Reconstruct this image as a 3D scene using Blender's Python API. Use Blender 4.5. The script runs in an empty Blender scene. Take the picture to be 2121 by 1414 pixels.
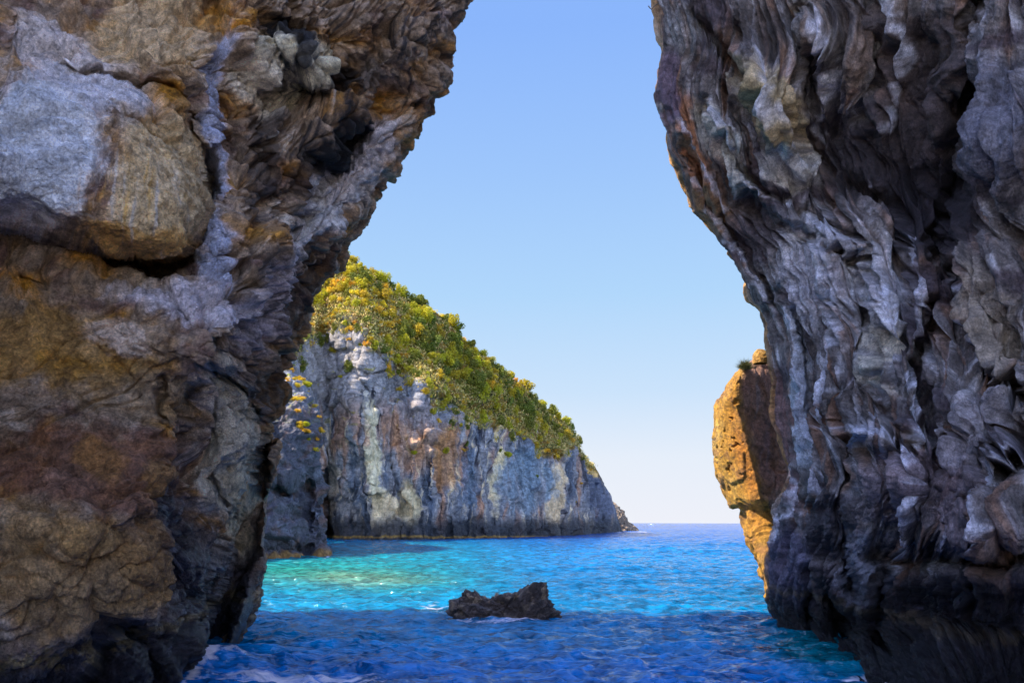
import bpy, math, random, time
import numpy as np
T0 = time.time()
sc = bpy.context.scene
C = sc.collection
# ------------------------------------------------------------ camera
F = 1633.0; CX, CY = 1060.5, 707.0; CAMH = 2.2
PITCH = math.atan(375.0 / F); CP, SP = math.cos(PITCH), math.sin(PITCH)
cam = bpy.data.cameras.new('camera'); camo = bpy.data.objects.new('camera', cam); C.objects.link(camo)
cam.sensor_width = 36; cam.lens = F / 2121 * 36; cam.clip_end = 60000; cam.clip_start = 0.1
camo.location = (0, 0, CAMH); camo.rotation_euler = (math.pi / 2 + PITCH, math.radians(-0.12), 0)
sc.camera = camo
# ------------------------------------------------------------ sky, sun, exposure
SUN_EL = math.radians(47); SUN_H = (-0.968, -0.25)          # sun comes from the left and slightly behind
w = bpy.data.worlds.new('World'); sc.world = w; w.use_nodes = True
nt = w.node_tree; bg = nt.nodes['Background']
sky = nt.nodes.new('ShaderNodeTexSky'); sky.sky_type = 'NISHITA'; sky.sun_disc = False
sky.sun_elevation = SUN_EL; sky.sun_rotation = math.atan2(SUN_H[0], SUN_H[1])
sky.air_density = 1.0; sky.dust_density = 0.25; sky.ozone_density = 3.0
EXPO = 2.2
# near the horizon the sea air is paler than the clear-sky model: blend to a measured gradient by elevation
geo = nt.nodes.new('ShaderNodeTexCoord'); sp = nt.nodes.new('ShaderNodeSeparateXYZ'); nt.links.new(geo.outputs['Generated'], sp.inputs[0])
cr = nt.nodes.new('ShaderNodeValToRGB'); nt.links.new(sp.outputs['Z'], cr.inputs[0]); el = cr.color_ramp
ks = 1 / (2 ** EXPO * 0.15)
stops = [(0.0, (.86, .88, .95)), (.08, (.79, .86, .96)), (.16, (.60, .77, .97)), (.28, (.44, .68, .97)), (.42, (.345, .57, .97)), (.57, (.26, .47, .97)), (1.0, (.22, .42, .95))]
while len(el.elements) < len(stops): el.elements.new(.5)
for e_, (p_, c_) in zip(el.elements, stops): e_.position = p_; e_.color = (*c_, 1)
sc_ = nt.nodes.new('ShaderNodeVectorMath'); sc_.operation = 'SCALE'; sc_.inputs['Scale'].default_value = ks; nt.links.new(cr.outputs[0], sc_.inputs[0])
bl = nt.nodes.new('ShaderNodeMapRange'); bl.interpolation_type = 'SMOOTHSTEP'; bl.inputs[1].default_value = .60; bl.inputs[2].default_value = .85; nt.links.new(sp.outputs['Z'], bl.inputs[0])
tn = nt.nodes.new('ShaderNodeVectorMath'); tn.operation = 'MULTIPLY'; tn.inputs[1].default_value = (1.12, .95, 1.0); nt.links.new(sky.outputs[0], tn.inputs[0])
by = nt.nodes.new('ShaderNodeMapRange'); by.interpolation_type = 'SMOOTHSTEP'; by.inputs[1].default_value = .25; by.inputs[2].default_value = -.25; nt.links.new(sp.outputs['Y'], by.inputs[0])
bm = nt.nodes.new('ShaderNodeMath'); bm.operation = 'MAXIMUM'; nt.links.new(bl.outputs[0], bm.inputs[0]); nt.links.new(by.outputs[0], bm.inputs[1]); bl = bm   # the sunward half of the sky keeps the clear-sky model
mxs = nt.nodes.new('ShaderNodeMix'); mxs.data_type = 'RGBA'; nt.links.new(bl.outputs[0], mxs.inputs['Factor']); nt.links.new(sc_.outputs[0], mxs.inputs['A']); nt.links.new(tn.outputs[0], mxs.inputs['B'])
nt.links.new(mxs.outputs['Result'], bg.inputs[0]); bg.inputs[1].default_value = 0.15
sun = bpy.data.lights.new('sun', 'SUN'); suno = bpy.data.objects.new('sun', sun); C.objects.link(suno)
sun.energy = 2.6; sun.angle = math.radians(0.5); sun.color = (1.0, 0.9, 0.74)
import mathutils
sv = mathutils.Vector((SUN_H[0] * math.cos(SUN_EL), SUN_H[1] * math.cos(SUN_EL), math.sin(SUN_EL)))
suno.rotation_euler = sv.to_track_quat('Z', 'Y').to_euler()
vs = sc.view_settings; vs.view_transform = 'Standard'; vs.look = 'None'; vs.gamma = 1; vs.exposure = EXPO
cy = sc.cycles; cy.max_bounces = 4; cy.diffuse_bounces = 3; cy.glossy_bounces = 2; cy.transmission_bounces = 2
sc.render.resolution_x, sc.render.resolution_y = 1024, 682

# ------------------------------------------------------------ maths helpers
f32 = np.float32
rng = np.random.default_rng(7)
def ae(px, py):                       # photo pixel -> (x/y, (z-h)/y)
    px = np.asarray(px, float); b = CY - np.asarray(py, float)
    k = F * CP - b * SP
    return (px - CX) / k, (F * SP + b * CP) / k
def pxy(a, e):                        # and back
    b = F * (e * CP - SP) / (CP + e * SP)
    return CX + a * (F * CP - b * SP), CY - b
def P(px, py, Y):
    a, e = ae(px, py); return (float(a * Y), float(Y), float(CAMH + e * Y))
def sst(x, a, b):
    t = np.clip((x - a) / (b - a), 0, 1); return t * t * (3 - 2 * t)
_G = rng.normal(size=(4096, 3)).astype(f32); _G /= np.linalg.norm(_G, axis=1, keepdims=True)
_R = rng.random((4096, 8)).astype(f32)
_GX, _GY, _GZ = [np.ascontiguousarray(_G[:, i]) for i in range(3)]
_R0, _R1, _R2, _R3 = [np.ascontiguousarray(_R[:, i]) for i in range(4)]
def _h(ix, iy, iz, seed):
    h = (ix * np.int32(73856093)) ^ (iy * np.int32(19349663)) ^ np.asarray((np.asarray(iz, np.int64) * 83492791 ^ seed * 2654435) & 0x7fffffff, np.int64).astype(np.int32)
    h = (h ^ (h >> 13)) * np.int32(1274126177)
    return (h ^ (h >> 16)) & 4095
from concurrent.futures import ThreadPoolExecutor
POOL = ThreadPoolExecutor(4)
def chunked(fn):                      # run a point-wise function over small chunks on all cores
    def run(x, y, z, *a, **k):
        x, y, z = np.broadcast_arrays(np.asarray(x, float), np.asarray(y, float), np.asarray(z, float)) if not np.isscalar(z) else (*np.broadcast_arrays(np.asarray(x, float), np.asarray(y, float)), z)
        sh = x.shape; xf, yf = x.ravel(), y.ravel(); zf = z if np.isscalar(z) else z.ravel(); n = xf.size; st = 24000
        job = lambda i: fn(xf[i:i + st], yf[i:i + st], zf if np.isscalar(z) else zf[i:i + st], *a, **k)
        res = list(POOL.map(job, range(0, n, st)))
        if isinstance(res[0], tuple): return tuple(np.concatenate([r[j] for r in res]).reshape(sh) for j in range(len(res[0])))
        return np.concatenate(res).reshape(sh)
    return run
def perlin2(x, y, seed):
    xi, yi = np.floor(x), np.floor(y); fx, fy = (x - xi).astype(f32), (y - yi).astype(f32); xi, yi = xi.astype(np.int32), yi.astype(np.int32)
    u, v = [t * t * t * (t * (t * 6 - 15) + 10) for t in (fx, fy)]; out = 0
    for dx in (0, 1):
        wx = u if dx else 1 - u
        for dy in (0, 1):
            h = _h(xi + dx, yi + dy, 0, seed)
            out = out + wx * (v if dy else 1 - v) * (_GX[h] * (fx - dx) + _GY[h] * (fy - dy))
    return out * 1.6
def perlin(x, y, z, seed=0):
    if np.isscalar(z): return perlin2(x, y, seed + int(z * 13) % 997)
    xi, yi, zi = np.floor(x), np.floor(y), np.floor(z)
    fx, fy, fz = (x - xi).astype(f32), (y - yi).astype(f32), (z - zi).astype(f32)
    xi, yi, zi = xi.astype(np.int32), yi.astype(np.int32), zi.astype(np.int32)
    u, v, ww = [t * t * t * (t * (t * 6 - 15) + 10) for t in (fx, fy, fz)]
    out = 0
    for dx in (0, 1):
        wx = u if dx else 1 - u
        for dy in (0, 1):
            wy = v if dy else 1 - v
            for dz in (0, 1):
                wz = ww if dz else 1 - ww
                g = _h(xi + dx, yi + dy, zi + dz, seed)
                out = out + wx * wy * wz * (_GX[g] * (fx - dx) + _GY[g] * (fy - dy) + _GZ[g] * (fz - dz))
    return out * 1.6
@chunked
def fbm(x, y, z, octv=4, seed=0, gain=0.5, ridged=False):
    s = 0; a = 1.0; n = 0
    for i in range(octv):
        q = perlin(x, y, z, seed + i * 17)
        if ridged: q = 1 - 2 * np.sqrt(q * q + 0.0008)
        s = s + a * q; n += a; a *= gain
        x, y, z = x * 2.03 + 5.1, y * 2.03 + 1.7, (z * 2.03 + 9.2 if not np.isscalar(z) else z)
    return s / n
@chunked
def facet(x, y, z, seed=0, tilt=1.0):    # fractured planes: every cell its own tilt; returns height and edge distance
    xi, yi, zi = np.floor(x).astype(np.int32), np.floor(y).astype(np.int32), np.floor(z).astype(np.int32)
    x, y, z = x.astype(f32), y.astype(f32), z.astype(f32)
    b1 = np.full(x.shape, 9e9, f32); b2 = b1.copy(); ht = np.zeros(x.shape, f32)
    for dx in (-1, 0, 1):
        for dy in (-1, 0, 1):
            for dz in (-1, 0, 1):
                h = _h(xi + dx, yi + dy, zi + dz, seed)
                ox = x - (xi + dx + _R0[h]); oy = y - (yi + dy + _R1[h]); oz = z - (zi + dz + _R2[h])
                d = ox * ox + oy * oy + oz * oz
                hh = (_R3[h] - 0.5) + tilt * (_GX[h] * ox + _GY[h] * oy + _GZ[h] * oz)
                m = d < b1
                b2 = np.where(m, b1, np.minimum(b2, d)); ht = np.where(m, hh, ht); b1 = np.where(m, d, b1)
    ed = np.sqrt(b2) - np.sqrt(b1); k = np.clip(ed / .16, 0, 1); return ht * (k * (2 - k)) - .22 * (1 - np.clip(ed / .07, 0, 1)) * 0 - .15 * (1 - k), ed
def rbf(pts, scale=400.0):            # thin-plate interpolation of depth over the photo plane
    pts = np.array(pts, float); xy = pts[:, :2] / scale; v = pts[:, 2]; n = len(v)
    d = np.linalg.norm(xy[:, None] - xy[None], axis=2)
    K = np.where(d > 0, d * d * np.log(d + 1e-12), 0) + np.eye(n) * 0.02
    Q = np.c_[np.ones(n), xy]
    M = np.block([[K, Q], [Q.T, np.zeros((3, 3))]])
    c = np.linalg.solve(M, np.r_[v, 0, 0, 0])
    def f(px, py):
        x, y = px / scale, py / scale; o = c[n] + c[n + 1] * x + c[n + 2] * y
        for i in range(n):
            r2 = (x - xy[i, 0]) ** 2 + (y - xy[i, 1]) ** 2
            o = o + c[i] * 0.5 * r2 * np.log(r2 + 1e-9)
        return o
    return f
def seg_dist(px, py, pts):            # distance to a polyline and side (+ = below / right of travel)
    best = np.full(px.shape, 1e9); side = np.zeros(px.shape); tt = np.zeros(px.shape); n = len(pts) - 1
    for i in range(n):
        x0, y0 = pts[i]; x1, y1 = pts[i + 1]; dx, dy = x1 - x0, y1 - y0; L = dx * dx + dy * dy
        t = np.clip(((px - x0) * dx + (py - y0) * dy) / L, 0, 1)
        ex, ey = px - x0 - t * dx, py - y0 - t * dy; d = np.hypot(ex, ey); m = d < best
        best = np.where(m, d, best); side = np.where(m, np.sign(dx * ey - dy * ex), side); tt = np.where(m, (i + t) / n, tt)
    return best, side, tt
def gauss(px, py, cx, cy, rx, ry, ang=0):
    c, s = math.cos(math.radians(ang)), math.sin(math.radians(ang)); dx, dy = px - cx, py - cy
    return np.exp(-(((dx * c + dy * s) / rx) ** 2 + ((-dx * s + dy * c) / ry) ** 2))
def stain_or_shading(g, n, k=.30):               # mask with a broken edge
    return sst(g + k * n, .20, .56)
def mix(c, col, m):
    return c * (1 - m[..., None]) + np.array(col, f32) * m[..., None]

def punch(c, p, ref=.25):             # stronger contrast between the light and the dark stone
    l = c.mean(-1, keepdims=True); return c * np.minimum(np.clip(l / ref, .02, 4) ** p, 1.22)
def sat(c, k):
    l = c.mean(-1, keepdims=True); return np.clip(l + (c - l) * k, 0, 1)
def cracks(x, y, z, seed, w=.06):     # narrow V-shaped fissures
    return -np.exp(-np.abs(fbm(x, y, z, 2, seed)) / w)
# ------------------------------------------------------------ object helpers
def tag(o, label=None, cat=None, group=None, kind=None):
    for k, v in (('label', label), ('category', cat), ('group', group), ('kind', kind)):
        if v: o[k] = v
    return o
def grid_mesh(name, X, Y, Z, mat, col=None, wet=None, flip=False, parent=None):
    n, m = X.shape
    co = np.stack([X, Y, Z], -1).reshape(-1, 3).astype(f32)
    idx = np.arange(n * m).reshape(n, m)
    q = np.stack([idx[:-1, :-1], idx[:-1, 1:], idx[1:, 1:], idx[1:, :-1]], -1).reshape(-1, 4)
    if flip: q = q[:, ::-1]
    return raw_mesh(name, co, q, mat, col, wet, parent)
def raw_mesh(name, co, q, mat, col=None, wet=None, parent=None, smooth=True):
    me = bpy.data.meshes.new(name); nf, k = q.shape
    me.vertices.add(len(co)); me.vertices.foreach_set('co', np.ascontiguousarray(co, f32).ravel())
    me.loops.add(nf * k); me.loops.foreach_set('vertex_index', np.ascontiguousarray(q, np.int32).ravel())
    me.polygons.add(nf); me.polygons.foreach_set('loop_start', np.arange(0, nf * k, k, dtype=np.int32))
    me.polygons.foreach_set('use_smooth', np.full(nf, smooth))
    me.update(calc_edges=True)
    if col is not None:
        at = me.attributes.new('col', 'FLOAT_COLOR', 'POINT'); c4 = np.ones((len(co), 4), f32)
        cc = np.maximum(col.reshape(-1, 3), 0); c4[:, :3] = cc / np.maximum(1, cc.max(1, keepdims=True) / .78); at.data.foreach_set('color', c4.ravel())
    if wet is not None:
        at = me.attributes.new('wet', 'FLOAT', 'POINT'); at.data.foreach_set('value', np.ascontiguousarray(wet, f32).ravel())
    me.materials.append(mat)
    o = bpy.data.objects.new(name, me); C.objects.link(o)
    if parent: o.parent = parent
    return o
def blur(a, r):                       # box blur, twice, along both grid directions
    for _ in range(2):
        for ax in (0, 1):
            p = np.concatenate([np.repeat(np.take(a, [0], ax), r + 1, ax), a, np.repeat(np.take(a, [-1], ax), r, ax)], ax); c = np.cumsum(p, ax)
            n = a.shape[ax]; a = (np.take(c, range(2 * r + 1, n + 2 * r + 1), ax) - np.take(c, range(0, n), ax)) / (2 * r + 1)
    return a
def normals(X, Y, Z, sm=0):
    Pm = np.stack([X, Y, Z], -1)
    if sm: Pm = blur(Pm, sm)
    du = np.gradient(Pm, axis=1); dv = np.gradient(Pm, axis=0)
    n = np.cross(du, dv); return n / (np.linalg.norm(n, axis=-1, keepdims=True) + 1e-9)

# ------------------------------------------------------------ materials
def rock_mat(name, s=1.0, bump=0.5, dist=0.05, tint=0.5, stretch=1.0):
    m = bpy.data.materials.new(name); m.use_nodes = True; t = m.node_tree; N = t.nodes; L = t.links
    b = N['Principled BSDF']; at = N.new('ShaderNodeAttribute'); at.attribute_name = 'col'
    wt = N.new('ShaderNodeAttribute'); wt.attribute_name = 'wet'
    tc = N.new('ShaderNodeTexCoord'); mp = N.new('ShaderNodeMapping'); mp.inputs['Scale'].default_value = (1, 1, stretch)
    L.new(tc.outputs['Object'], mp.inputs[0])
    def noise(sc_, det, rough=0.6, dst=0.0):
        n = N.new('ShaderNodeTexNoise'); n.inputs['Scale'].default_value = sc_; n.inputs['Detail'].default_value = det
        n.inputs['Roughness'].default_value = rough; n.inputs['Distortion'].default_value = dst; L.new(mp.outputs[0], n.inputs['Vector']); return n
    n1 = noise(5 * s, 5, 0.7); n2 = noise(38 * s, 3, 0.8)
    def ramp(src, lo, hi, a, c):
        r = N.new('ShaderNodeMapRange'); r.inputs[1].default_value = lo; r.inputs[2].default_value = hi
        r.inputs[3].default_value = a; r.inputs[4].default_value = c; L.new(src, r.inputs[0]); return r
    r1 = ramp(n1.outputs[0], 0.33, 0.67, 1 - tint, 1 + tint); r2 = ramp(n2.outputs[0], 0.33, 0.67, 1 - tint * .75, 1 + tint * .75)
    mu = N.new('ShaderNodeMath'); mu.operation = 'MULTIPLY'; L.new(r1.outputs[0], mu.inputs[0]); L.new(r2.outputs[0], mu.inputs[1])
    vm = N.new('ShaderNodeVectorMath'); vm.operation = 'SCALE'; L.new(at.outputs['Color'], vm.inputs[0]); L.new(mu.outputs[0], vm.inputs['Scale'])
    L.new(vm.outputs[0], b.inputs['Base Color'])
    rr = ramp(wt.outputs['Fac'], 0, 1, 0.85, 0.24); L.new(rr.outputs[0], b.inputs['Roughness'])
    b.inputs['Specular IOR Level'].default_value = 0.4
    n3 = noise(9 * s, 7, 0.78)
    vo = N.new('ShaderNodeTexVoronoi'); vo.feature = 'DISTANCE_TO_EDGE'; vo.inputs['Scale'].default_value = 7 * s
    wv = N.new('ShaderNodeVectorMath'); wv.operation = 'MULTIPLY_ADD'; wv.inputs[1].default_value = (.25 / s,) * 3
    L.new(n1.outputs['Color'], wv.inputs[0]); L.new(mp.outputs[0], wv.inputs[2]); L.new(wv.outputs[0], vo.inputs['Vector'])
    cr = ramp(vo.outputs['Distance'], 0, 0.06, -0.28, 0)
    ad = N.new('ShaderNodeMath'); ad.operation = 'ADD'; L.new(n3.outputs[0], ad.inputs[0]); L.new(cr.outputs[0], ad.inputs[1])
    bp = N.new('ShaderNodeBump'); bp.inputs['Strength'].default_value = bump; bp.inputs['Distance'].default_value = dist / s * 2
    L.new(ad.outputs[0], bp.inputs['Height']); L.new(bp.outputs[0], b.inputs['Normal'])
    return m
def plain_mat(name, col, rough=0.6, var=0.25, scale=4, transl=0):
    m = bpy.data.materials.new(name); m.use_nodes = True; t = m.node_tree; N = t.nodes; L = t.links; b = N['Principled BSDF']
    b.inputs['Roughness'].default_value = rough; b.inputs['Specular IOR Level'].default_value = 0.25
    n = N.new('ShaderNodeTexNoise'); n.inputs['Scale'].default_value = scale; tc = N.new('ShaderNodeTexCoord'); L.new(tc.outputs['Object'], n.inputs[0])
    r = N.new('ShaderNodeMapRange'); r.inputs[1].default_value = .3; r.inputs[2].default_value = .7; r.inputs[3].default_value = 1 - var; r.inputs[4].default_value = 1 + var
    L.new(n.outputs[0], r.inputs[0]); v = N.new('ShaderNodeVectorMath'); v.operation = 'SCALE'; v.inputs[0].default_value = col; L.new(r.outputs[0], v.inputs['Scale'])
    if transl:
        oi = N.new('ShaderNodeObjectInfo'); hs = N.new('ShaderNodeHueSaturation')
        r2 = N.new('ShaderNodeMapRange'); r2.inputs[3].default_value = .475; r2.inputs[4].default_value = .525; L.new(oi.outputs['Random'], r2.inputs[0]); L.new(r2.outputs[0], hs.inputs['Hue'])
        L.new(v.outputs[0], hs.inputs['Color']); L.new(hs.outputs[0], b.inputs['Base Color'])
        tr = N.new('ShaderNodeBsdfTranslucent'); L.new(hs.outputs[0], tr.inputs[0]); mx = N.new('ShaderNodeMixShader'); mx.inputs[0].default_value = transl
        L.new(b.outputs[0], mx.inputs[1]); L.new(tr.outputs[0], mx.inputs[2]); L.new(mx.outputs[0], N['Material Output'].inputs[0])
    else: L.new(v.outputs[0], b.inputs['Base Color'])
    return m
M_left = rock_mat('left_rock', 1.0, 0.9, 0.09, 0.5)
M_right = rock_mat('right_rock', 1.0, 0.85, 0.08, 0.5, 0.7)
M_far = rock_mat('headland_rock', 0.16, 0.7, 0.07, 0.4, 0.6)
M_sea = rock_mat('wet_rock', 1.6, 0.9, 0.07, 0.5)
M_out = rock_mat('ochre_rock', 1.2, 0.9, 0.08, 0.55)

# ------------------------------------------------------------ cave wall builder
def edge_fn(pts):                     # silhouette given as photo pixels -> a_edge(e)
    a, e = ae([p[0] for p in pts], [p[1] for p in pts]); o = np.argsort(e)
    return a[o], e[o]
def wall_grid(sgn, sil, extra, depth, erows, ncol, R=1.1, Wd=0.05, afar=-3.0):
    ea, ee = edge_fn(sil)
    for a_, e_ in extra: ea = np.r_[ea, a_]; ee = np.r_[ee, e_]
    o = np.argsort(ee); ea, ee = ea[o], ee[o]
    aedge = np.interp(erows, ee, ea)
    s = sgn * aedge                              # mirrored so the wall always lies at smaller s
    E = erows[:, None]
    # columns: sparse side, dense front, rounded rim, back
    th = np.linspace(0, math.pi, 70)[None]
    dense = np.linspace(0, 1, ncol)[None]; sparse = np.linspace(0, 1, 40)[None][:, :-1]
    s0 = np.minimum(-0.74, s - 0.35)[:, None]; s1 = (s - Wd)[:, None]
    a_sparse = afar + (s0 - afar) * (1 - (1 - sparse) ** 2.2)
    a_dense = s0 + (s1 - s0) * dense[:, :-1]
    a_rim = s[:, None] - Wd * (1 - np.sin(th)); yadd = R * (1 - np.cos(th)) + 0 * s[:, None]
    S = np.concatenate([a_sparse, a_dense, a_rim], 1); YA = np.concatenate([0 * a_sparse, 0 * a_dense, yadd], 1)
    A = S * sgn; EE = E + 0 * A
    px, py = pxy(np.where(sgn * A < -.74, sgn * -.74, A), EE)
    Y = depth(px, py, A, EE) + YA
    ns = sparse.shape[1]; Y0 = Y[:, ns:ns + 1]; X0 = A[:, ns:ns + 1] * Y0
    X = A * Y; Z = CAMH + EE * Y
    kk = (1 - np.linspace(0, 1, ns + 1)[None, :-1]) ** 2                 # beside and behind the camera the wall runs straight back
    Y[:, :ns] = Y0 - kk * (Y0 + 3); X[:, :ns] = X0 + sgn * -1.0 * kk; Z[:, :ns] = CAMH + EE[:, :ns] * Y0
    px, py = pxy(A, EE)
    return X, Y, Z, px, py, S, s
def add_back(X, Y, Z, px, py, S, sgn, L=22, slope=0.12, n=40):
    t = np.linspace(0, 1, n + 1)[1:][None] ** 1.5
    Lr = np.interp((Z[:, -71:-70] - CAMH) / Y[:, -71:-70], [.8, 1.4], [L, 5])
    xb = X[:, -1:] - sgn * Lr * t
    yb = Y[:, -1:] + slope * Lr * t; zb = Z[:, -1:] + 0 * t
    r = lambda a, b: np.concatenate([a, b], 1)
    return r(X, xb), r(Y, yb), r(Z, zb), r(px, px[:, -1:] - sgn * 300 * t), r(py, py[:, -1:] + 0 * t), r(S, S[:, -1:] - t)
def close_loop(*G):                    # the back of the rock mass returns to its first column, so it is closed in plan
    return [np.concatenate([g, g[:, :1]], 1) for g in G]
def rows(lo, hi, n, top, ntop):
    return np.r_[np.linspace(lo, hi, n), hi + (top - hi) * np.linspace(0, 1, ntop + 1)[1:] ** 1.6]

# ============================================================ LEFT CAVE WALL
LS = [(1010,-30),(985,0),(958,36),(940,66),(946,84),(938,110),(935,150),(928,188),(908,212),(903,236),(872,268),(838,306),(815,345),(795,385),(768,435),(747,478),(722,522),
      (705,558),(680,588),(655,612),(640,640),(636,680),(620,718),(602,742),(592,770),(586,810),(577,848),(562,866),(550,876),(556,900),(572,930),(574,965),(566,1000),(553,1040),(552,1100),
      (548,1150),(538,1185),(531,1225),(528,1262),(518,1300),(500,1335),(486,1360),(470,1414),(460,1500)]
L_extra = [(-0.03,.80),(-.06,.86),(-.2,.93),(-.4,1.05),(-.62,1.3),(-.85,2.2),(-1.1,4.0),(-1.5,6.0),(-.38,-.5)]  # unseen upper wall, heightened and shaped to keep sun off the cave
Ld = rbf([(0,1414,8.6),(0,1000,8.5),(0,700,8.6),(0,560,9.0),(0,300,8.2),(0,80,9.2),(-150,700,7.6),(-150,200,7.6),(-150,1300,7.6),(200,380,8.7),(400,400,10.0),(300,80,10.4),(480,80,11.4),(690,60,13),(840,140,14.4),(930,120,15.3),
          (480,330,11.6),(590,300,12.8),(600,430,13.0),(690,430,14.2),(735,470,15.0),(420,620,9.9),(520,620,10.6),(520,700,11.4),(610,600,14.0),(560,700,13.2),(590,760,14.2),(555,850,14.0),
          (440,760,10.2),(340,900,9.6),(340,1050,9.4),(320,1200,9.8),(200,1300,9.2),(200,900,9.1),(440,900,12.1),(525,890,12.7),(430,1100,12.1),(510,1020,12.9),(370,1300,11.7),(300,1414,10.6),(385,1405,11.3),(560,1000,15.5),(510,1280,15.3),(480,1380,15.0),(440,1500,14),
          (600,-300,12.5),(0,-300,9.5),(900,-300,14.5),(0,-2000,10),(900,-2000,13)])
def ldepth(px, py, A, E):
    qx, qy = np.clip(px, -150, 1000), np.clip(py, -700, 1500)
    Y = Ld(qx, qy)
    n1 = fbm(px / 90, py / 90, float(3.3), 3, 5) * 14; n2 = fbm(px / 90, py / 90, float(8.3), 3, 6) * 14
    wx, wy = px + n1, py + n2
    # big rounded block over a long crack
    blk = [(-200,445),(0,482),(120,508),(200,535),(280,553),(335,560),(385,542),(412,505),(432,440),(436,380),(420,320),(400,270)]
    d, sd, t = seg_dist(px + n1 * .5, py + n2 * .5, blk)
    inside = sd < 0
    Y = Y - np.where(inside, (.95 * (1 - np.exp(-(d / 30) ** 1.7)) - .22 * sst(wx, 175, 215) - .12 * sst(wy, 330, 300)) * np.exp(-np.clip(260 - py, 0, 1e9) / 160), 0)
    Y = Y + np.where(~inside, 0.9 * np.exp(-d / (18 + 8 * t)), 0.0) * (t < .93) + 1.7 * np.exp(-(d / 12) ** 2) * (1 - sst(t, .75, 1))
    # ledge block below, its lower right corner
    d, sd, t = seg_dist(wx, wy, [(330,566),(430,585),(530,600),(545,655),(480,690),(440,720),(438,770),(390,810),(385,880),(345,940),(360,1000),(335,1040),(345,1120),(330,1230),(250,1330),(180,1414)])
    Y = Y + np.where((sd < 0), 0.55 * np.exp(-d / 30), 0) - np.where(sd > 0, 0.35 * np.exp(-d / 60), 0)
    # dark hollow left of the fin (deep)
    d, sd, t = seg_dist(px + n1 * .5, py + n2 * .4, [(556,905),(540,960),(533,1030),(512,1130),(478,1215),(450,1290),(425,1370),(400,1430)])
    wdt = 8 + 22 * sst(t, 0, .45)
    Y = Y + 2.8 * np.exp(-(d / wdt) ** 4)
    # overhanging nose shadow above the flowstone
    d, sd, t = seg_dist(wx, wy, [(435,768),(500,795),(548,872)])
    Y = Y + 0.9 * np.exp(-(d / 13) ** 2) - np.where(sd < 0, .7 * np.exp(-d / 60), 0)
    for pl, wd, am in [([(120,150),(200,165),(330,190),(380,215),(420,250)],9,.35),([(200,240),(260,270),(380,300)],6,.15),
                       ([(450,0),(470,120),(480,250),(500,330)],16,.5),([(100,560),(115,610),(60,600)],5,.15),([(330,900),(335,860),(345,820),(340,780)],5,.3),([(340,590),(360,640),(400,680)],5,.15),
                       ([(560,90),(620,170),(690,200),(760,210),(830,190)],20,.7),([(730,290),(700,350),(640,420),(600,480)],22,.6),([(540,330),(560,420),(500,500),(480,570)],16,.6),([(520,640),(580,560),(660,520),(740,470)],20,.45),
                       ([(560,40),(640,60),(700,120)],14,.5),([(800,60),(760,130),(700,180),(560,200)],18,.6),([(850,220),(760,270),(700,300)],14,.5),([(615,600),(600,700),(560,790)],14,.6),
                       ([(470,1000),(480,1080),(490,1140)],9,.7),([(360,1130),(380,1230),(440,1250)],12,.6),([(440,780),(430,900),(430,1000)],9,.4),([(250,1290),(310,1330),(330,1414)],14,.5)]:
        d, sd, t = seg_dist(wx, wy, pl); Y = Y + am * np.exp(-(d / wd) ** 1.5)
    for g, am in [((620,120,60,50,20),-.7),((690,260,110,45,-50),-.5),((520,440,50,110,10),-.5),((650,500,60,30,-50),-.5),((830,90,60,50,0),-.5),((480,950,40,110,5),-.7),((500,700,60,45,10),-.4),((470,130,40,120,0),-.3),((340,120,80,60,20),-.4)]:
        Y = Y + am * gauss(wx, wy, *g)
    return Y
er = rows(-.30, .80, 860, 6.0, 70)
X, Y, Z, px, py, S, sE = wall_grid(-1 * -1, LS, L_extra, ldepth, er, 560, R=.75, Wd=0.035)
def lock(x, y, z): return x, y, z
X, Y, Z, px, py, S = add_back(X, Y, Z, px, py, S, 1, L=24, slope=0.03)
N = normals(X, Y, Z, 14)
ctr = N[400, 300]; N = -N if ctr[1] > 0 else N
edgepx = np.interp(py, [p[1] for p in LS], [p[0] for p in LS])
edgepx = np.where(np.arange(X.shape[1])[None] > 620, edgepx, edgepx)
rough = sst(px, 380, 520) * sst(py, 1100, 650)                       # broken, shattered upper area
smooth_ = gauss(px, py, 200, 400, 260, 150, 5)                        # smooth faces
rim = .35 + .65 * sst(edgepx - px, -10, 150)
D = 0.42 * fbm(X / 2.6, Y / 2.6, Z / 2.6, 4, 11) * (1 - .5 * smooth_) * rim
fx, fe = facet(X * 1.1 + .4 * fbm(X, Y, Z, 2, 31), Y * .8, Z * 1.1 + .5 * X, 3, 1.0)
D += (0.16 + .15 * rough) * (1 - .7 * smooth_) * fx * (.5 + .5 * rim)
f0, _ = facet(X * .62 + .25 * fbm(X, Y, Z, 2, 32), Y * .62, Z * .62 + .3 * X, 23, 1.1); D += .20 * f0 * (.4 + .6 * rim) * (1 - .9 * smooth_)
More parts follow.
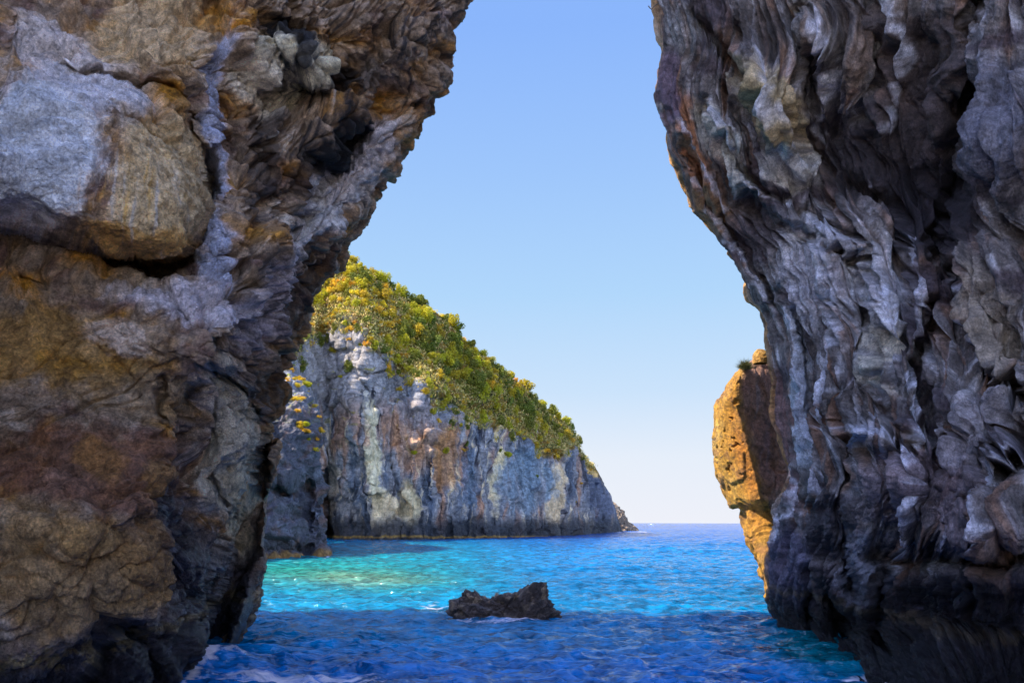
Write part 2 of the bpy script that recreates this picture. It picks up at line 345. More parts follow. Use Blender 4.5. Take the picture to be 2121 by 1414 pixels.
# layered strata leaning along the arch
ff, fe2 = facet((X + .55 * Z) * 2.0, Y * 2.2, (Z - .5 * X) * 3.6, 5, 1.3)
D += (0.05 + .03 * rough) * (1 - .8 * smooth_) * ff
ff3, fe3 = facet((X + .3 * Z) * 6 + fbm(X * 3, Y * 3, Z * 3, 2, 2), Y * 6, (Z - .5 * X) * 9, 6, 1.2)
D += (0.018 + .012 * rough) * (1 - .7 * smooth_) * ff3
rid = fbm(X * 1.3 + Z * .5, Y * .8, Z * 1.1 - X * .4, 6, 77, .55, True)
D += (.035 + .05 * rough + .05 * sst(py, 950, 1200)) * (rid - .3)
D += (.10 + .13 * rough) * (1 - smooth_) * cracks((X + .5 * Z) * .55, Y * .6, (Z - .45 * X) * 1.1, 91, .05)
D += (.07 + .02 * rough) * (1 - .8 * smooth_) * cracks((X + .3 * Z) * 1.6, Y, (Z - .3 * X) * 2.4, 92, .06)
fl = (px - edgepx)
D += .16 * sst(px, 470, 560) * cracks(fl / 60 + .6 * fbm(px / 90, py / 90, 0., 2, 94), py / 260, 0., 93, .05)
D += .035 * fbm(X * 12, Y * 12, Z * 12, 3, 99)
D *= .6 + .4 * rim
fl = (px - edgepx)                                                     # folds that run with the arch rim
D += .14 * sst(px, 480, 560) * fbm(fl / 30, py / 190, 0., 3, 41, .45, True) * rim
X += D * N[..., 0]; Y += D * N[..., 1]; Z += D * N[..., 2]
X, Y, Z, px, py, S, edgepx, rough, rim, smooth_ = close_loop(X, Y, Z, px, py, S, edgepx, rough, rim, smooth_)
# colour of the stone itself
def nz(sx, sy, seed, o=4, **k): return fbm(px / sx, py / sy, 0., o, seed, **k)
wx = px + 38 * nz(110, 110, 201) + 12 * nz(25, 25, 202); wy = py + 38 * nz(110, 110, 203) + 12 * nz(25, 25, 204)
col = np.zeros(X.shape + (3,), f32) + np.array((.20, .155, .12), f32)
col = mix(col, (.30, .155, .045), sst(nz(130, 90, 210, 5), -.05, .4) * .85)
col = mix(col, (.33, .29, .26), sst(nz(80, 60, 211, 5), .0, .5) * .7)
col = mix(col, (.12, .07, .065), sst(nz(90, 60, 212, 5), .0, .45) * .7)
NB = nz(34, 34, 221, 6, gain=.62); NV = fbm(px / 14, py / 60, 0., 5, 222, .6)
for g, c_, k in [((70,330,120,140,0),(.46,.47,.50),1.0),((180,200,130,50,15),(.46,.46,.50),.8),((450,260,28,190,8),(.42,.44,.54),.95),((440,520,40,90,0),(.34,.36,.44),.9),((120,100,130,70,20),(.33,.31,.31),.7),
                 ((330,400,100,150,0),(.42,.33,.22),.9),((280,500,130,30,5),(.36,.22,.10),.8),((380,630,150,40,8),(.30,.29,.32),.8),((320,60,130,90,10),(.32,.25,.17),.8),
                 ((610,130,85,70,10),(.60,.56,.45),1.0),((560,170,50,60,0),(.42,.38,.32),.8),((690,400,50,160,38),(.52,.52,.54),.9),((740,330,35,120,40),(.36,.33,.33),.8),
                 ((560,620,60,120,30),(.25,.24,.27),.7),((482,930,52,160,-3),(.62,.56,.46),1.0),((495,1040,25,90,0),(.45,.37,.27),.9),((430,800,20,50,0),(.36,.33,.3),.8),
                 ((120,730,220,80,0),(.25,.155,.065),.7),((300,820,140,60,0),(.20,.15,.10),.6),((200,980,260,90,0),(.16,.085,.06),.8),((210,960,50,60,-60),(.26,.14,.05),.45),((340,1000,50,40,0),(.25,.15,.06),.5),((250,700,70,30,10),(.34,.31,.30),.6),((300,1250,60,50,0),(.30,.25,.20),.6),((60,1100,60,60,0),(.29,.22,.15),.6),
                 ((150,1180,220,110,0),(.24,.16,.09),.8),((300,1150,60,110,0),(.2,.12,.06),.6),((640,620,60,110,40),(.10,.06,.035),.8),((570,800,30,90,0),(.11,.065,.035),.9)]:
    col = mix(col, c_, stain_or_shading(gauss(wx, wy, *g), NB) * k)
# streaks along the rim: chalk white and black seepage
stv = fbm((px - .55 * (edgepx - 700)) / 9 + nz(60, 60, 8) * 1.2, py / 120, 0., 4, 230)
ru = sst(px, 470, 560) * sst(py, 900, 760)
col = mix(col, (.50, .48, .45), sst(stv, .15, .45) * ru * .6 * sst(nz(150, 150, 231), -.25, .2))
col = mix(col, (.035, .033, .04), sst(-stv, .08, .35) * ru * .75)
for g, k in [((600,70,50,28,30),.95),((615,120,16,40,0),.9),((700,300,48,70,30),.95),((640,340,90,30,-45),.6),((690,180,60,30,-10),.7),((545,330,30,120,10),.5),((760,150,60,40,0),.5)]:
    col = mix(col, (.016, .016, .022), stain_or_shading(gauss(wx, wy, *g), NV, .45) * k)
flw = fbm(px / 7 + nz(50, 90, 9) * 2, py / 90, 0., 4, 250)
fm = np.clip(1.5 * gauss(px, py, 485, 940, 58, 185), 0, 1)
col = mix(col, (.62, .58, .50), sst(flw, .1, .4) * fm * .7); col = mix(col, (.16, .12, .09), sst(-flw, .12, .4) * fm * .7)
blkst = fbm(px / 14, py / 110, 0., 4, 255); bm = gauss(px, py, 300, 420, 130, 120)
col = mix(col, (.46, .30, .13), sst(blkst, .1, .45) * bm * .7); col = mix(col, (.5, .48, .46), sst(-blkst, .1, .45) * bm * .6)
# sea-wetted dark foot; also darker over and beside the deep hollow
low = sst(wy + .28 * (wx - 300), 1235, 1330) ; low = np.maximum(low, sst(wx, 330, 385) * sst(wy, 930, 1060) * (1 - fm * 1.0))
low = np.clip(low * (1 - fm), 0, 1); low[px > 700] = 0
col = mix(col, (.055, .055, .07), low * .9); col = mix(col, (.20, .21, .25), low * sst(nz(16, 26, 260, 5), .12, .45) * .5)
col = mix(col, (.60, .54, .44), stain_or_shading(gauss(px + 8 * NB, py, 484, 920, 48, 165, -4), NV, .3)); col = mix(col, (.50, .42, .30), stain_or_shading(gauss(px, py, 500, 1060, 20, 90), NV, .3) * .8)
fm2 = stain_or_shading(gauss(px, py, 484, 930, 50, 170), NV, .2)
col = mix(col, (.22, .17, .13), sst(-flw, .1, .35) * fm2 * .8); col = mix(col, (.62, .59, .53), sst(flw, .12, .4) * fm2 * .8)
tide = sst(Z + .35 * NB, .75, .35); col = mix(col, (.04, .036, .042), tide * .85); col = mix(col, (.22, .17, .09), sst(np.abs(Z + .35 * NB - .82), .10, .03) * .6)
out = sst(px - edgepx, -14, 5) + (np.arange(X.shape[1]) > 650)[None]
col = mix(col, (.30, .17, .08), np.clip(out, 0, 1) * .5)
col *= (1 + .35 * nz(8, 8, 270, 3))[..., None]
wet = np.clip(np.maximum(low * .95 + .25 * ru, tide), 0, 1)
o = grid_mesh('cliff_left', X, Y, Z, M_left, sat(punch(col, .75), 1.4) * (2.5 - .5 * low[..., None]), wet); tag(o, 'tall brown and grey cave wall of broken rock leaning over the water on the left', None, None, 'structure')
print('left', time.time() - T0)

# ============================================================ RIGHT CAVE WALL
RS = [(1345,-60),(1350,0),(1358,30),(1361,66),(1367,104),(1362,130),(1354,190),(1359,232),(1371,272),(1379,312),(1398,345),(1409,388),(1424,430),(1452,458),(1482,490),(1506,512),(1520,548),(1540,582),(1552,622),
      (1567,632),(1578,668),(1586,705),(1594,742),(1606,785),(1602,850),(1624,925),(1632,985),(1624,1018),(1608,1052),(1612,1085),(1604,1122),(1592,1175),(1588,1225),(1590,1262),(1604,1292),(1625,1330),(1660,1414),(1700,1500)]
R_extra = [(.19,.85),(.22,1.0),(.3,1.2),(.5,1.5),(.8,2.2),(.4,-.5)]
Rd = rbf([(1590,1250,18.6),(1600,1290,18.4),(1700,1310,16.8),(1760,1325,15.8),(1830,1365,13.6),(1830,1414,12.0),(2121,1414,10.4),(2121,1100,10.3),(2121,700,10.4),(2121,300,9.8),(2121,0,9.9),(2300,700,9.2),(2300,0,9.0),(2300,1400,9.6),
          (1950,1300,11.4),(1950,1000,11.2),(1800,1000,13.2),(1700,1100,15.4),(1620,1050,17.6),(1640,850,16.6),(1750,800,14.2),(1900,700,12.2),(2030,560,11.2),(1600,700,17.0),(1560,600,17.4),(1650,500,15.6),(1800,500,13.6),(1500,480,17.4),
          (1430,400,17.3),(1550,300,15.6),(1700,250,14.0),(1850,250,13.2),(1980,250,11.6),(1370,200,16.6),(1450,150,15.8),(1600,50,14.4),(1850,50,12.2),(1360,0,16.2),(1360,-400,15.5),(1900,-600,12),(2300,-700,9),(1900,1480,10.5),(1650,1480,15.0)])
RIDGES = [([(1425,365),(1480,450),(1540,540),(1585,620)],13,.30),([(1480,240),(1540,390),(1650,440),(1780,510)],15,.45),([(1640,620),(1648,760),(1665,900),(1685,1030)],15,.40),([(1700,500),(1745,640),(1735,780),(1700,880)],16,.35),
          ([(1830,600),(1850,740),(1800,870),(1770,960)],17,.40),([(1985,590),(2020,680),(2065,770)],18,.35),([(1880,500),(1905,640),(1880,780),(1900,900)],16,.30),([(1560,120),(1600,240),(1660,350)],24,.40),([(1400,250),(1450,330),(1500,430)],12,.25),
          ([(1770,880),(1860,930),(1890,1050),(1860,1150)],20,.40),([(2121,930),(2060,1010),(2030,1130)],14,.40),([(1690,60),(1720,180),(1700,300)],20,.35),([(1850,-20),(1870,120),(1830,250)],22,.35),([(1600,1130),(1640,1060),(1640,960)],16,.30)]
def rdepth(px, py, A, E):
    Y = Rd(np.clip(px, 1330, 2300), np.clip(py, -700, 1500))
    n1 = fbm(px / 80, py / 80, float(3.3), 3, 55) * 16; n2 = fbm(px / 80, py / 80, float(8.3), 3, 56) * 16
    wx, wy = px + n1, py + n2
    for pl, wd, am in [([(2025,-100),(2015,100),(1990,300),(1968,410),(1935,480),(1950,560)],17,.75),([(1500,290),(1530,350),(1590,405),(1650,430),(1770,490)],9,.7),([(1690,150),(1700,260),(1680,330),(1700,420)],30,.7),
                       ([(1770,930),(1755,1040),(1762,1140),(1790,1220)],13,1.0),([(1830,780),(1800,900),(1765,950)],12,.6),([(1975,560),(2000,650),(2050,770),(2121,820)],12,.8),([(2121,960),(2050,1040),(2020,1100),(2030,1200)],9,.7),
                       ([(1820,1150),(1880,1165),(1960,1150),(2060,1150),(2121,1130)],16,.7),([(1830,1190),(1835,1300),(1832,1370)],10,.7),([(1730,1210),(1740,1320)],12,.8),([(1690,1180),(1680,1310)],9,.6),
                       ([(1930,500),(1940,620),(1900,760),(1920,900)],13,.5),([(1500,180),(1540,280),(1560,350)],12,.4),([(1420,300),(1470,420),(1560,520),(1600,620)],9,.3),([(1660,640),(1680,760),(1700,880)],12,.4),
                       ([(1880,900),(1850,960),(1840,1060)],10,.6),([(1440,30),(1490,100),(1540,160)],12,.4),([(1760,380),(1840,430),(1880,560)],16,.5),([(1990,860),(1960,940),(2010,1040)],12,.6),([(1800,640),(1790,760),(1830,850)],12,.45)]:
        d, sd, t = seg_dist(wx, wy, pl); Y = Y + am * np.exp(-(d / wd) ** 1.5)
        Y = Y - .35 * am * np.exp(-((d - 2.6 * wd) / (1.4 * wd)) ** 2)
    for pl, wd, am in RIDGES:
        d, sd, t = seg_dist(wx, wy, pl); Y = Y - am * np.exp(-(d / wd) ** 2) + am * .8 * np.exp(-((d - 1.9 * wd) / wd) ** 2) * (sd > 0)
    for g, am in [((1850,1010,70,90,0),-.8),((1960,1090,70,60,0),-.5),((2090,1060,60,110,10),-.9),((1700,960,50,90,0),-.5),((1600,210,90,60,40),-.7),((1680,600,60,130,-10),-.4),((2060,560,45,110,-18),-.5),((2080,300,80,90,0),-.6),
                  ((1840,640,60,120,5),-.4),((1640,1180,50,90,0),-.6),((1790,1220,50,90,-15),-.4),((1750,330,90,60,30),.6),((1920,400,90,110,0),1.0),((1740,270,50,90,10),.8),((2000,1290,140,60,0),.5),((1850,120,80,120,0),.35)]:
        Y = Y + am * gauss(wx, wy, *g)
    return Y
er = rows(-.30, .80, 860, 2.6, 40)
X, Y, Z, px, py, S, sE = wall_grid(-1, RS, R_extra, rdepth, er, 520, R=.9, Wd=0.03)
X, Y, Z, px, py, S = add_back(X, Y, Z, px, py, S, -1, L=24, slope=0.25)
N = normals(X, Y, Z, 14); N = -N if N[400, 300][1] > 0 else N
edgepx = np.interp(py, [p[1] for p in RS], [p[0] for p in RS])
wf = np.exp(-np.clip(px - edgepx, 0, 900) / 330)
fu = px - wf * edgepx * .95                                          # folds follow the rim, further in they hang straight
up = sst(py, 1150, 900)
rim = .35 + .65 * sst(px - edgepx, -10, 150)
D = .34 * fbm(X / 2.2, Y / 2.2, Z / 3.2, 3, 111) * rim
wob = 1.1 * fbm(px / 130, py / 130, 0., 3, 120)
fold = fbm(fu / 62 + wob, py / 300, float(2), 2, 121, .4, True)
D += .38 * (fold - .25) * (.35 + .65 * up) * (.5 + .5 * rim)
D += .03 * fbm(fu / 22 + wob * 2.4, py / 150, float(5), 3, 122, .5, True) * (.5 + .5 * up)
fx, fe = facet(X * 1.5 + .5 * fbm(X, Y, Z, 2, 131), Y * 1.5, Z * 1.1, 13, .9)
D += .035 * fx
ff, _ = facet(X * 4.4 + .5 * fbm(X * 2, Y * 2, Z * 2, 2, 133), Y * 4.4, Z * 3.4, 15, 1.0); D += .012 * ff
rid = fbm(X * 1.6, Y * 1.1, Z * 1.3, 6, 177, .58, True); D += (.025 + .10 * (1 - up)) * (rid - .3)
D += .26 * cracks(fu / 105 + .5 * wob, py / 330, 0., 191, .08)
f0, _ = facet(X * .75 + .25 * fbm(X, Y, Z, 2, 132), Y * .75, Z * .6, 24, 1.1); D += .09 * f0
D += .03 * cracks(fu / 40 + .9 * wob, py / 190, 3., 192, .10) + .03 * cracks(X * 2.2, Y, Z * 1.6, 193, .06)
D += .10 * (1 - up) * fbm(X * 3, Y * 3, Z * 3, 5, 181, .6, True) + .07 * (1 - up) * fbm(X * 7, Y * 7, Z * 7, 3, 182, .6, True) + .032 * fbm(X * 12, Y * 12, Z * 12, 3, 199)
D *= .5 + .5 * rim
X += D * N[..., 0]; Y += D * N[..., 1]; Z += D * N[..., 2]
wx = px + 34 * nz(100, 100, 301) + 12 * nz(25, 25, 302); wy = py + 34 * nz(100, 100, 303) + 12 * nz(25, 25, 304)
col = np.zeros(X.shape + (3,), f32) + np.array((.19, .17, .165), f32)
st = fbm(fu / 22 + wob, py / 170, float(2), 5, 310, .55); st2 = fbm(fu / 60 + wob, py / 260, float(7), 4, 312)
col = mix(col, (.40, .39, .41), sst(st, .05, .4) * .85)
col = mix(col, (.055, .05, .055), sst(-st, .05, .4) * .7)
col = mix(col, (.26, .15, .10), sst(st2, .0, .3) * .7); NB = .6 * nz(30, 46, 321, 6, gain=.6) + .5 * st
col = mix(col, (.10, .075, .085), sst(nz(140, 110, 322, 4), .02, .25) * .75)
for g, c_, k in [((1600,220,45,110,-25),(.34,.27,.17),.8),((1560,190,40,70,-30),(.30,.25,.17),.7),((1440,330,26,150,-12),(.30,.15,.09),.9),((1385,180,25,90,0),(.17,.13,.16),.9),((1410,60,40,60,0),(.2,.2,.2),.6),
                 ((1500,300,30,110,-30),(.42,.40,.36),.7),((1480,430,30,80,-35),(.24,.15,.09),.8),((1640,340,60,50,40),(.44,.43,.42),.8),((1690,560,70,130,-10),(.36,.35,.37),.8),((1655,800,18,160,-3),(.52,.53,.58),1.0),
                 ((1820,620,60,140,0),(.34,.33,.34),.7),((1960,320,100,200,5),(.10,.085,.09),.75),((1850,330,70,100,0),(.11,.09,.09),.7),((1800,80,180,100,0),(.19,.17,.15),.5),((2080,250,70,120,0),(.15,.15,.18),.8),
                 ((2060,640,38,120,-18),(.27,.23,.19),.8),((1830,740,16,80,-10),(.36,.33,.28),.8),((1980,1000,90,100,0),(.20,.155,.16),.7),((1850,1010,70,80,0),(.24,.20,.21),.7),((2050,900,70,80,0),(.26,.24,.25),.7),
                 ((1640,1190,60,100,0),(.13,.12,.17),.8),((1800,330,120,90,10),(.075,.06,.065),.9),((1930,430,90,110,0),(.05,.04,.05),.9),((1720,1080,50,60,0),(.08,.07,.08),.8),((1580,60,70,50,0),(.10,.085,.08),.7),((1920,180,110,160,0),(.10,.075,.07),.8),((1560,480,70,60,-35),(.12,.10,.11),.6),((1790,1180,45,90,-15),(.2,.2,.23),.8),((1620,900,20,150,-8),(.2,.12,.11),.8)]:  # dark patches over the hollows paint shade into the stone colour
    col = mix(col, c_, stain_or_shading(gauss(wx, wy, *g), NB) * k)
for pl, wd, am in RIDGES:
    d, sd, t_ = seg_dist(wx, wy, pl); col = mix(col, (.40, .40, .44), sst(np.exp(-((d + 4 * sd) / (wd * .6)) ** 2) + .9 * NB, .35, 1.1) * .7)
low = sst(wy, 1150, 1240) * sst(wx, 1780, 1860) + sst(wy, 1190, 1290)
low = np.clip(low, 0, 1)
col = mix(col, (.035, .03, .042), low * .85); col = mix(col, (.22, .2, .26), low * sst(nz(14, 18, 360, 5), .2, .5) * .5)
out = np.clip(sst(edgepx - px, -10, 4) + (np.arange(X.shape[1]) > 610)[None], 0, 1)
col = mix(col, (.42, .22, .07), out * .75)
col *= (1 + .35 * nz(8, 8, 370, 3))[..., None]
tide = sst(Z + .3 * NB, .7, .3); col = mix(col, (.035, .03, .036), tide * .85); col = mix(col, (.2, .15, .09), sst(np.abs(Z + .3 * NB - .78), .10, .03) * .5)
wet = np.maximum(low * .8 + .25 * sst(st, .1, .4), tide)
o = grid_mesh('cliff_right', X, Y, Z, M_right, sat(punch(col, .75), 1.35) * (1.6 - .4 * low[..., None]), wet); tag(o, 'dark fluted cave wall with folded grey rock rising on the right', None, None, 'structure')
print('right', time.time() - T0)

# ============================================================ unseen pale beach, added behind the camera to bounce sunlight onto the walls
bxs, bys = np.meshgrid(np.linspace(-60, 70, 260), np.linspace(7.5, -60, 200))
bz = -.5 + .16 * np.clip(7.5 - bys, 0, 99) ** .95 + .15 * fbm(bxs / 3, bys / 3, 0., 4, 71) + .05 * fbm(bxs, bys, 0., 3, 72)
bz = np.minimum(bz, np.where(bys > -3, .3 + 0 * bz, 99)); bcol = np.zeros(bxs.shape + (3,), f32) + np.array((.62, .56, .47), f32)
bcol *= (1 + .25 * fbm(bxs * 2, bys * 2, 0., 4, 73))[..., None]
tag(grid_mesh('bounce_beach', bxs, bys, bz, M_sea, bcol, bxs * 0, flip=True), None, None, None, 'structure')
# ============================================================ OCHRE OUTCROP behind the right wall
OS = [(1600,700),(1592,745),(1572,752),(1545,757),(1524,770),(1503,795),(1486,825),(1479,862),(1477,905),(1481,950),(1487,985),(1502,1015),(1512,1043),(1538,1048),(1546,1078),(1562,1108),(1571,1140),(1584,1178),(1596,1200),(1600,1230),(1604,1300)]
ee = np.linspace(-.12, ae(0, 752)[1], 420)
aE, eE = edge_fn(OS[1:]); s_edge = np.interp(ee, eE, aE)
th = np.linspace(0, math.pi, 60)[None]; de = np.linspace(0, 1, 220)[None]
Wd = .012
A = np.concatenate([(.42 + (s_edge[:, None] + Wd - .42) * de[:, :-1]), s_edge[:, None] + Wd * (1 - np.sin(th))], 1)
YA = np.concatenate([0 * de[:, :-1] + 0 * s_edge[:, None], 1.4 * (1 - np.cos(th)) + 0 * s_edge[:, None]], 1)
E = ee[:, None] + 0 * A; px, py = pxy(A, E)
bx = np.interp(py, [750,830,880,950,1020,1060,1100,1150,1200], [1530,1528,1540,1560,1577,1585,1592,1598,1602])
Y = 24.3 + .0 * px
q_ = px - bx; Y += .0145 * (np.sqrt(q_ * q_ + 26 ** 2) - 26) * 1.15 - .003 * q_
dsl = sst(px - bx, -6, 10); Y += .45 * dsl * gauss(px, py, 1585, 900, 60, 240)
Y += .5 * sst(py, 1030, 1060) - .6 * sst(py, 1080, 1200) + YA
Y += 1.2 * np.exp(-np.clip(py - 752, 0, 999) / 14)
X = A * Y; Z = CAMH + E * Y
n = 30; t = np.linspace(0, 1, n + 1)[1:][None]
X = np.c_[X, X[:, -1:] + 6 * t]; Y = np.c_[Y, Y[:, -1:] + 2 * t]; Z = np.c_[Z, Z[:, -1:] + 0 * t]; px = np.c_[px, px[:, -1:] + 200 * t]; py = np.c_[py, py[:, -1:] + 0 * t]; bx = np.c_[bx, bx[:, -1:] + 0 * t]
# close the top with a receding cap
cap = 40; k = np.linspace(0, 1, cap + 1)[1:, None]
xm, ym = X[-1:].mean() + 1.2, Y[-1:].mean() + 1.5
X = np.r_[X, X[-1:] * (1 - k) + xm * k]; Y = np.r_[Y, Y[-1:] * (1 - k) + ym * k]; Z = np.r_[Z, Z[-1:] + .5 * np.sin(k * 1.57)]
px = np.r_[px, px[-1:] + 0 * k]; py = np.r_[py, py[-1:] + 0 * k]; bx = np.r_[bx, bx[-1:] + 0 * k]
N = normals(X, Y, Z); N = -N if N[200, 100][1] > 0 else N
D = .25 * fbm(X / 1.6, Y / 1.6, Z / 1.6, 5, 411) + .07 * fbm(X * 1.4, Y * 1.4, Z * 1.2, 6, 412, .6, True)
fx, _ = facet(X * 1.2, Y, Z * 1.1, 43, .8); D += .12 * fx
D -= .30 * sst(fbm(X * 3.4, Y * 3.4, Z * 3.4, 3, 414), .22, .5) * gauss(px, py, 1505, 915, 40, 110)
D += .05 * np.where(px > bx, fbm((px - bx) / 14, py / 160, 0., 3, 415, .5, True), 0)
tl = sst(py, 1030, 1075); D += tl * (.25 * fbm(X * .9, Y * .9, Z * .9, 4, 416, .5, True))
Z += .45 * sst(px, 1535, 1600) * sst(py, 800, 752)
D *= np.linspace(1, .3, X.shape[0])[:, None] ** .5
X += D * N[..., 0]; Y += D * N[..., 1]; Z += D * N[..., 2]
col = np.zeros(X.shape + (3,), f32) + np.array((.40, .20, .02), f32)
col = mix(col, (.48, .30, .07), sst(nz(30, 50, 420), .0, .4) * .7); col = mix(col, (.36, .20, .06), sst(nz(20, 20, 421), .1, .4) * .7)
col = mix(col, (.42, .14, .012), gauss(px - bx, py, -14, 960, 22, 140) * .8)
col = mix(col, (.36, .19, .13), sst(px - bx + 16 * nz(26, 26, 430), -2, 16)); col = mix(col, (.34, .27, .27), sst(px - bx, 4, 20) * sst(nz(12, 120, 424), .1, .4) * .6)  # browner tone right of bx paints the outcrop's shaded half
col = mix(col, (.14, .06, .05), gauss(px, py, 1590, 900, 22, 90) * .7)
col = mix(col, (.20, .085, .03), sst(nz(26, 40, 427, 5), .08, .3) * .6); col = mix(col, (.10, .06, .03), sst(nz(9, 12, 428, 4), .25, .4) * gauss(px, py, 1505, 930, 50, 120))
col *= (1 + .3 * nz(8, 8, 425, 3))[..., None]
o = grid_mesh('rock_outcrop', X, Y, Z, M_out, col, X * 0 + .1)
tag(o, 'orange sunlit rock outcrop bulging over the sea from behind the dark right cave wall', 'rock outcrop')
print('outcrop', time.time() - T0)

# ============================================================ HEADLAND across the bay
RG = [(300,400),(500,438),(600,475),(700,530),(735,545),(760,558),(800,585),(830,610),(870,628),(905,648),(940,675),(965,706),(1000,732),(1040,768),(1080,796),(1110,822),(1140,852),(1165,874),(1188,896),(1194,915),(1202,938),(1218,955),(1238,972),(1250,995),(1262,1020),(1272,1045),(1279,1072),(1285,1090),(1290,1106)]
CT = [(300,640),(560,720),(600,745),(640,690),(690,665),(735,660),(770,700),(820,755),(870,790),(930,845),(960,870),(1010,868),(1060,895),(1110,925),(1160,935),(1190,922),(1205,948),(1240,985),(1290,1112)]
BS = [(300,1122),(670,1118),(760,1119),(900,1118),(1000,1115.5),(1100,1112),(1200,1107),(1270,1101.5),(1290,1100)]
ip = lambda x, pts: np.interp(x, [p[0] for p in pts], [p[1] for p in pts])
pc = np.r_[np.linspace(330, 1250, 820), np.linspace(1250, 1289, 81)[1:]][None]
rg, ct, bs = ip(pc, RG), ip(pc, CT), ip(pc, BS)
ct = np.minimum(np.maximum(ct, rg + 4), bs - 4)
Yb = CAMH / -ae(pc, bs)[1]
v1 = np.linspace(0, 1, 330)[:, None]; v2 = np.linspace(0, 1, 130)[1:, None]
bs2 = bs + 6 * (Yb > 0)
pyc = bs2 + (ct - bs2) * v1; h1 = v1 + 0 * pc
pyv = ct + (rg - ct) * v2
Yc = Yb * (1 + .03 * v1) + 1.5 * v1
slope_px = (ct - rg)
Yv = Yc[-1:] + (slope_px * Yb / F) * 1.25 * v2 ** 1.15
py = np.r_[pyc, pyv]; Y = np.r_[Yc, Yv]; px = pc + 0 * py
V = np.r_[v1 + 0 * pc, 1 + v2 + 0 * pc]
# gentle relief of the cliff in depth (buttresses and hollows)
rel = 5.5 * fbm(px / 130, py / 420, float(1), 3, 501) + 1.3 * fbm(px / 42, py / 160, float(4), 3, 502, .5, True)
rel += 9 * gauss(px, py, 684, 1090, 15, 90) + 5 * gauss(px, py, 1010, 850, 60, 30) - 3 * gauss(px, py, 1170, 1000, 30, 110)
rel -= 14 * sst(px, 700, 560) * sst(py, 1100, 800)
Y = Y + rel * (px < 1500) * (1 - .55 * sst(V, 1, 1.4))
px_, py_ = px, py
a, e = ae(px, py); X = a * Y; Z = CAMH + e * Y
# back side of the hill
kb = np.linspace(0, 1, 26)[1:, None]
X = np.r_[X, X[-1:] - 6 * kb]; Y = np.r_[Y, Y[-1:] + 45 * kb]; Z = np.r_[Z, Z[-1:] * (1 - kb ** 1.6) - 1 * kb]
px = np.r_[px, px[-1:] + 0 * kb]; py = np.r_[py, py[-1:] + 0 * kb]; V = np.r_[V, 2 + kb + 0 * px[:1]]
N = normals(X, Y, Z); N = -N if N[150, 400][1] > 0 else N
cl = sst(V, 1.15, .95)
D = 1.1 * fbm(X / 9, Y / 9, Z / 12, 4, 511)
fx, _ = facet(X / 3.2, Y / 5, Z / 4.5, 53, 1.0); D += .85 * fx * cl + .5 * cl * cracks(X / 5, Y / 9, Z / 14, 514, .06)
ff, _ = facet(X / 1.1, Y / 2, Z / 1.6, 54, 1.1); D += .22 * ff * cl
D += (.34 * (fbm(X / 2.0, Y / 3, Z / 11, 3, 512, .5, True) - .2) + .35 * (fbm(X / 2.2, Y / 3, Z / 2.2, 5, 513, .6, True) - .2)) * cl
endk = sst(px, 1288, 1240)
D *= .35 + .65 * endk
X += D * N[..., 0]; Y += D * N[..., 1]; Z += D * N[..., 2]
HX, HY, HZ, Hpx, Hpy, HV = X, Y, Z, px, py, V
col = None
wx = px + 18 * nz(60, 60, 521) + 7 * nz(12, 12, 522); wy = py + 18 * nz(60, 60, 523) + 7 * nz(12, 12, 524)
stv = fbm(px / 7 + 1.2 * nz(60, 120, 530), py / 95, 0., 5, 531, .55); stw = fbm(px / 22 + nz(60, 120, 532), py / 160, 0., 4, 533)
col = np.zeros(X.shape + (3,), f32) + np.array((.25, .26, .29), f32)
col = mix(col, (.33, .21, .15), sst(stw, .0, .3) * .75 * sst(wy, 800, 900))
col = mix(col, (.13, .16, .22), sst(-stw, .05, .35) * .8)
col = mix(col, (.52, .47, .38), sst(stv, .12, .42) * .9 * sst(wy, 820, 880))
col = mix(col, (.05, .05, .07), sst(-stv, .08, .36) * .8)
HB = fbm(px / 9, py / 34, 0., 5, 540, .6)
for g, c_, k in [((775,970,14,140,-6),(.60,.58,.48),.9),((800,1070,35,50,-10),(.55,.50,.40),.9),((850,1050,22,50,0),(.50,.46,.35),.8),((1035,960,9,90,3),(.62,.56,.42),.95),((1150,1030,16,80,3),(.55,.47,.35),.8),((690,1000,14,90,0),(.46,.42,.38),.7),
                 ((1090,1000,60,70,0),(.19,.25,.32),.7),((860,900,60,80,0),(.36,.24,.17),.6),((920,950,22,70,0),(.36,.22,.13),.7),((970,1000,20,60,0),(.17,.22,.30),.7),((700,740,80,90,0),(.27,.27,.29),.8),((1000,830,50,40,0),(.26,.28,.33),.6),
                 ((880,830,60,60,0),(.24,.27,.33),.6),((1240,1030,25,70,-15),(.15,.17,.23),.9),((1230,975,12,16,0),(.46,.36,.22),1)]:  # last patch paints the sunlit shoulder lighter
    col = mix(col, c_, stain_or_shading(gauss(wx, wy, *g), HB, .4) * k)
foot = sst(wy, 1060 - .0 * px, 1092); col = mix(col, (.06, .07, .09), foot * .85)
col = mix(col, (.30, .22, .10), sst(py, 1108, 1110.5) * sst(py, 1115, 1113) * .8 * (px < 1180))
vg = sst(V + .30 * nz(46, 46, 550), .96, 1.06) * sst(px, 1262, 1225)
gcol = np.zeros_like(col) + np.array((.24, .16, .045), f32)
gcol = mix(gcol, (.10, .11, .025), sst(nz(40, 30, 551), -.05, .25)); gcol = mix(gcol, (.42, .29, .10), sst(nz(22, 22, 552), .15, .4))
gcol = mix(gcol, (.32, .30, .28), sst(nz(16, 16, 553, 5), .25, .4) * .8)
col = col * (1 - vg[..., None]) + gcol * vg[..., None]
col = mix(col, (.26, .24, .05), sst(nz(16, 12, 560, 4), .30, .42) * sst(py, 960, 820) * .6 * (V < 1))
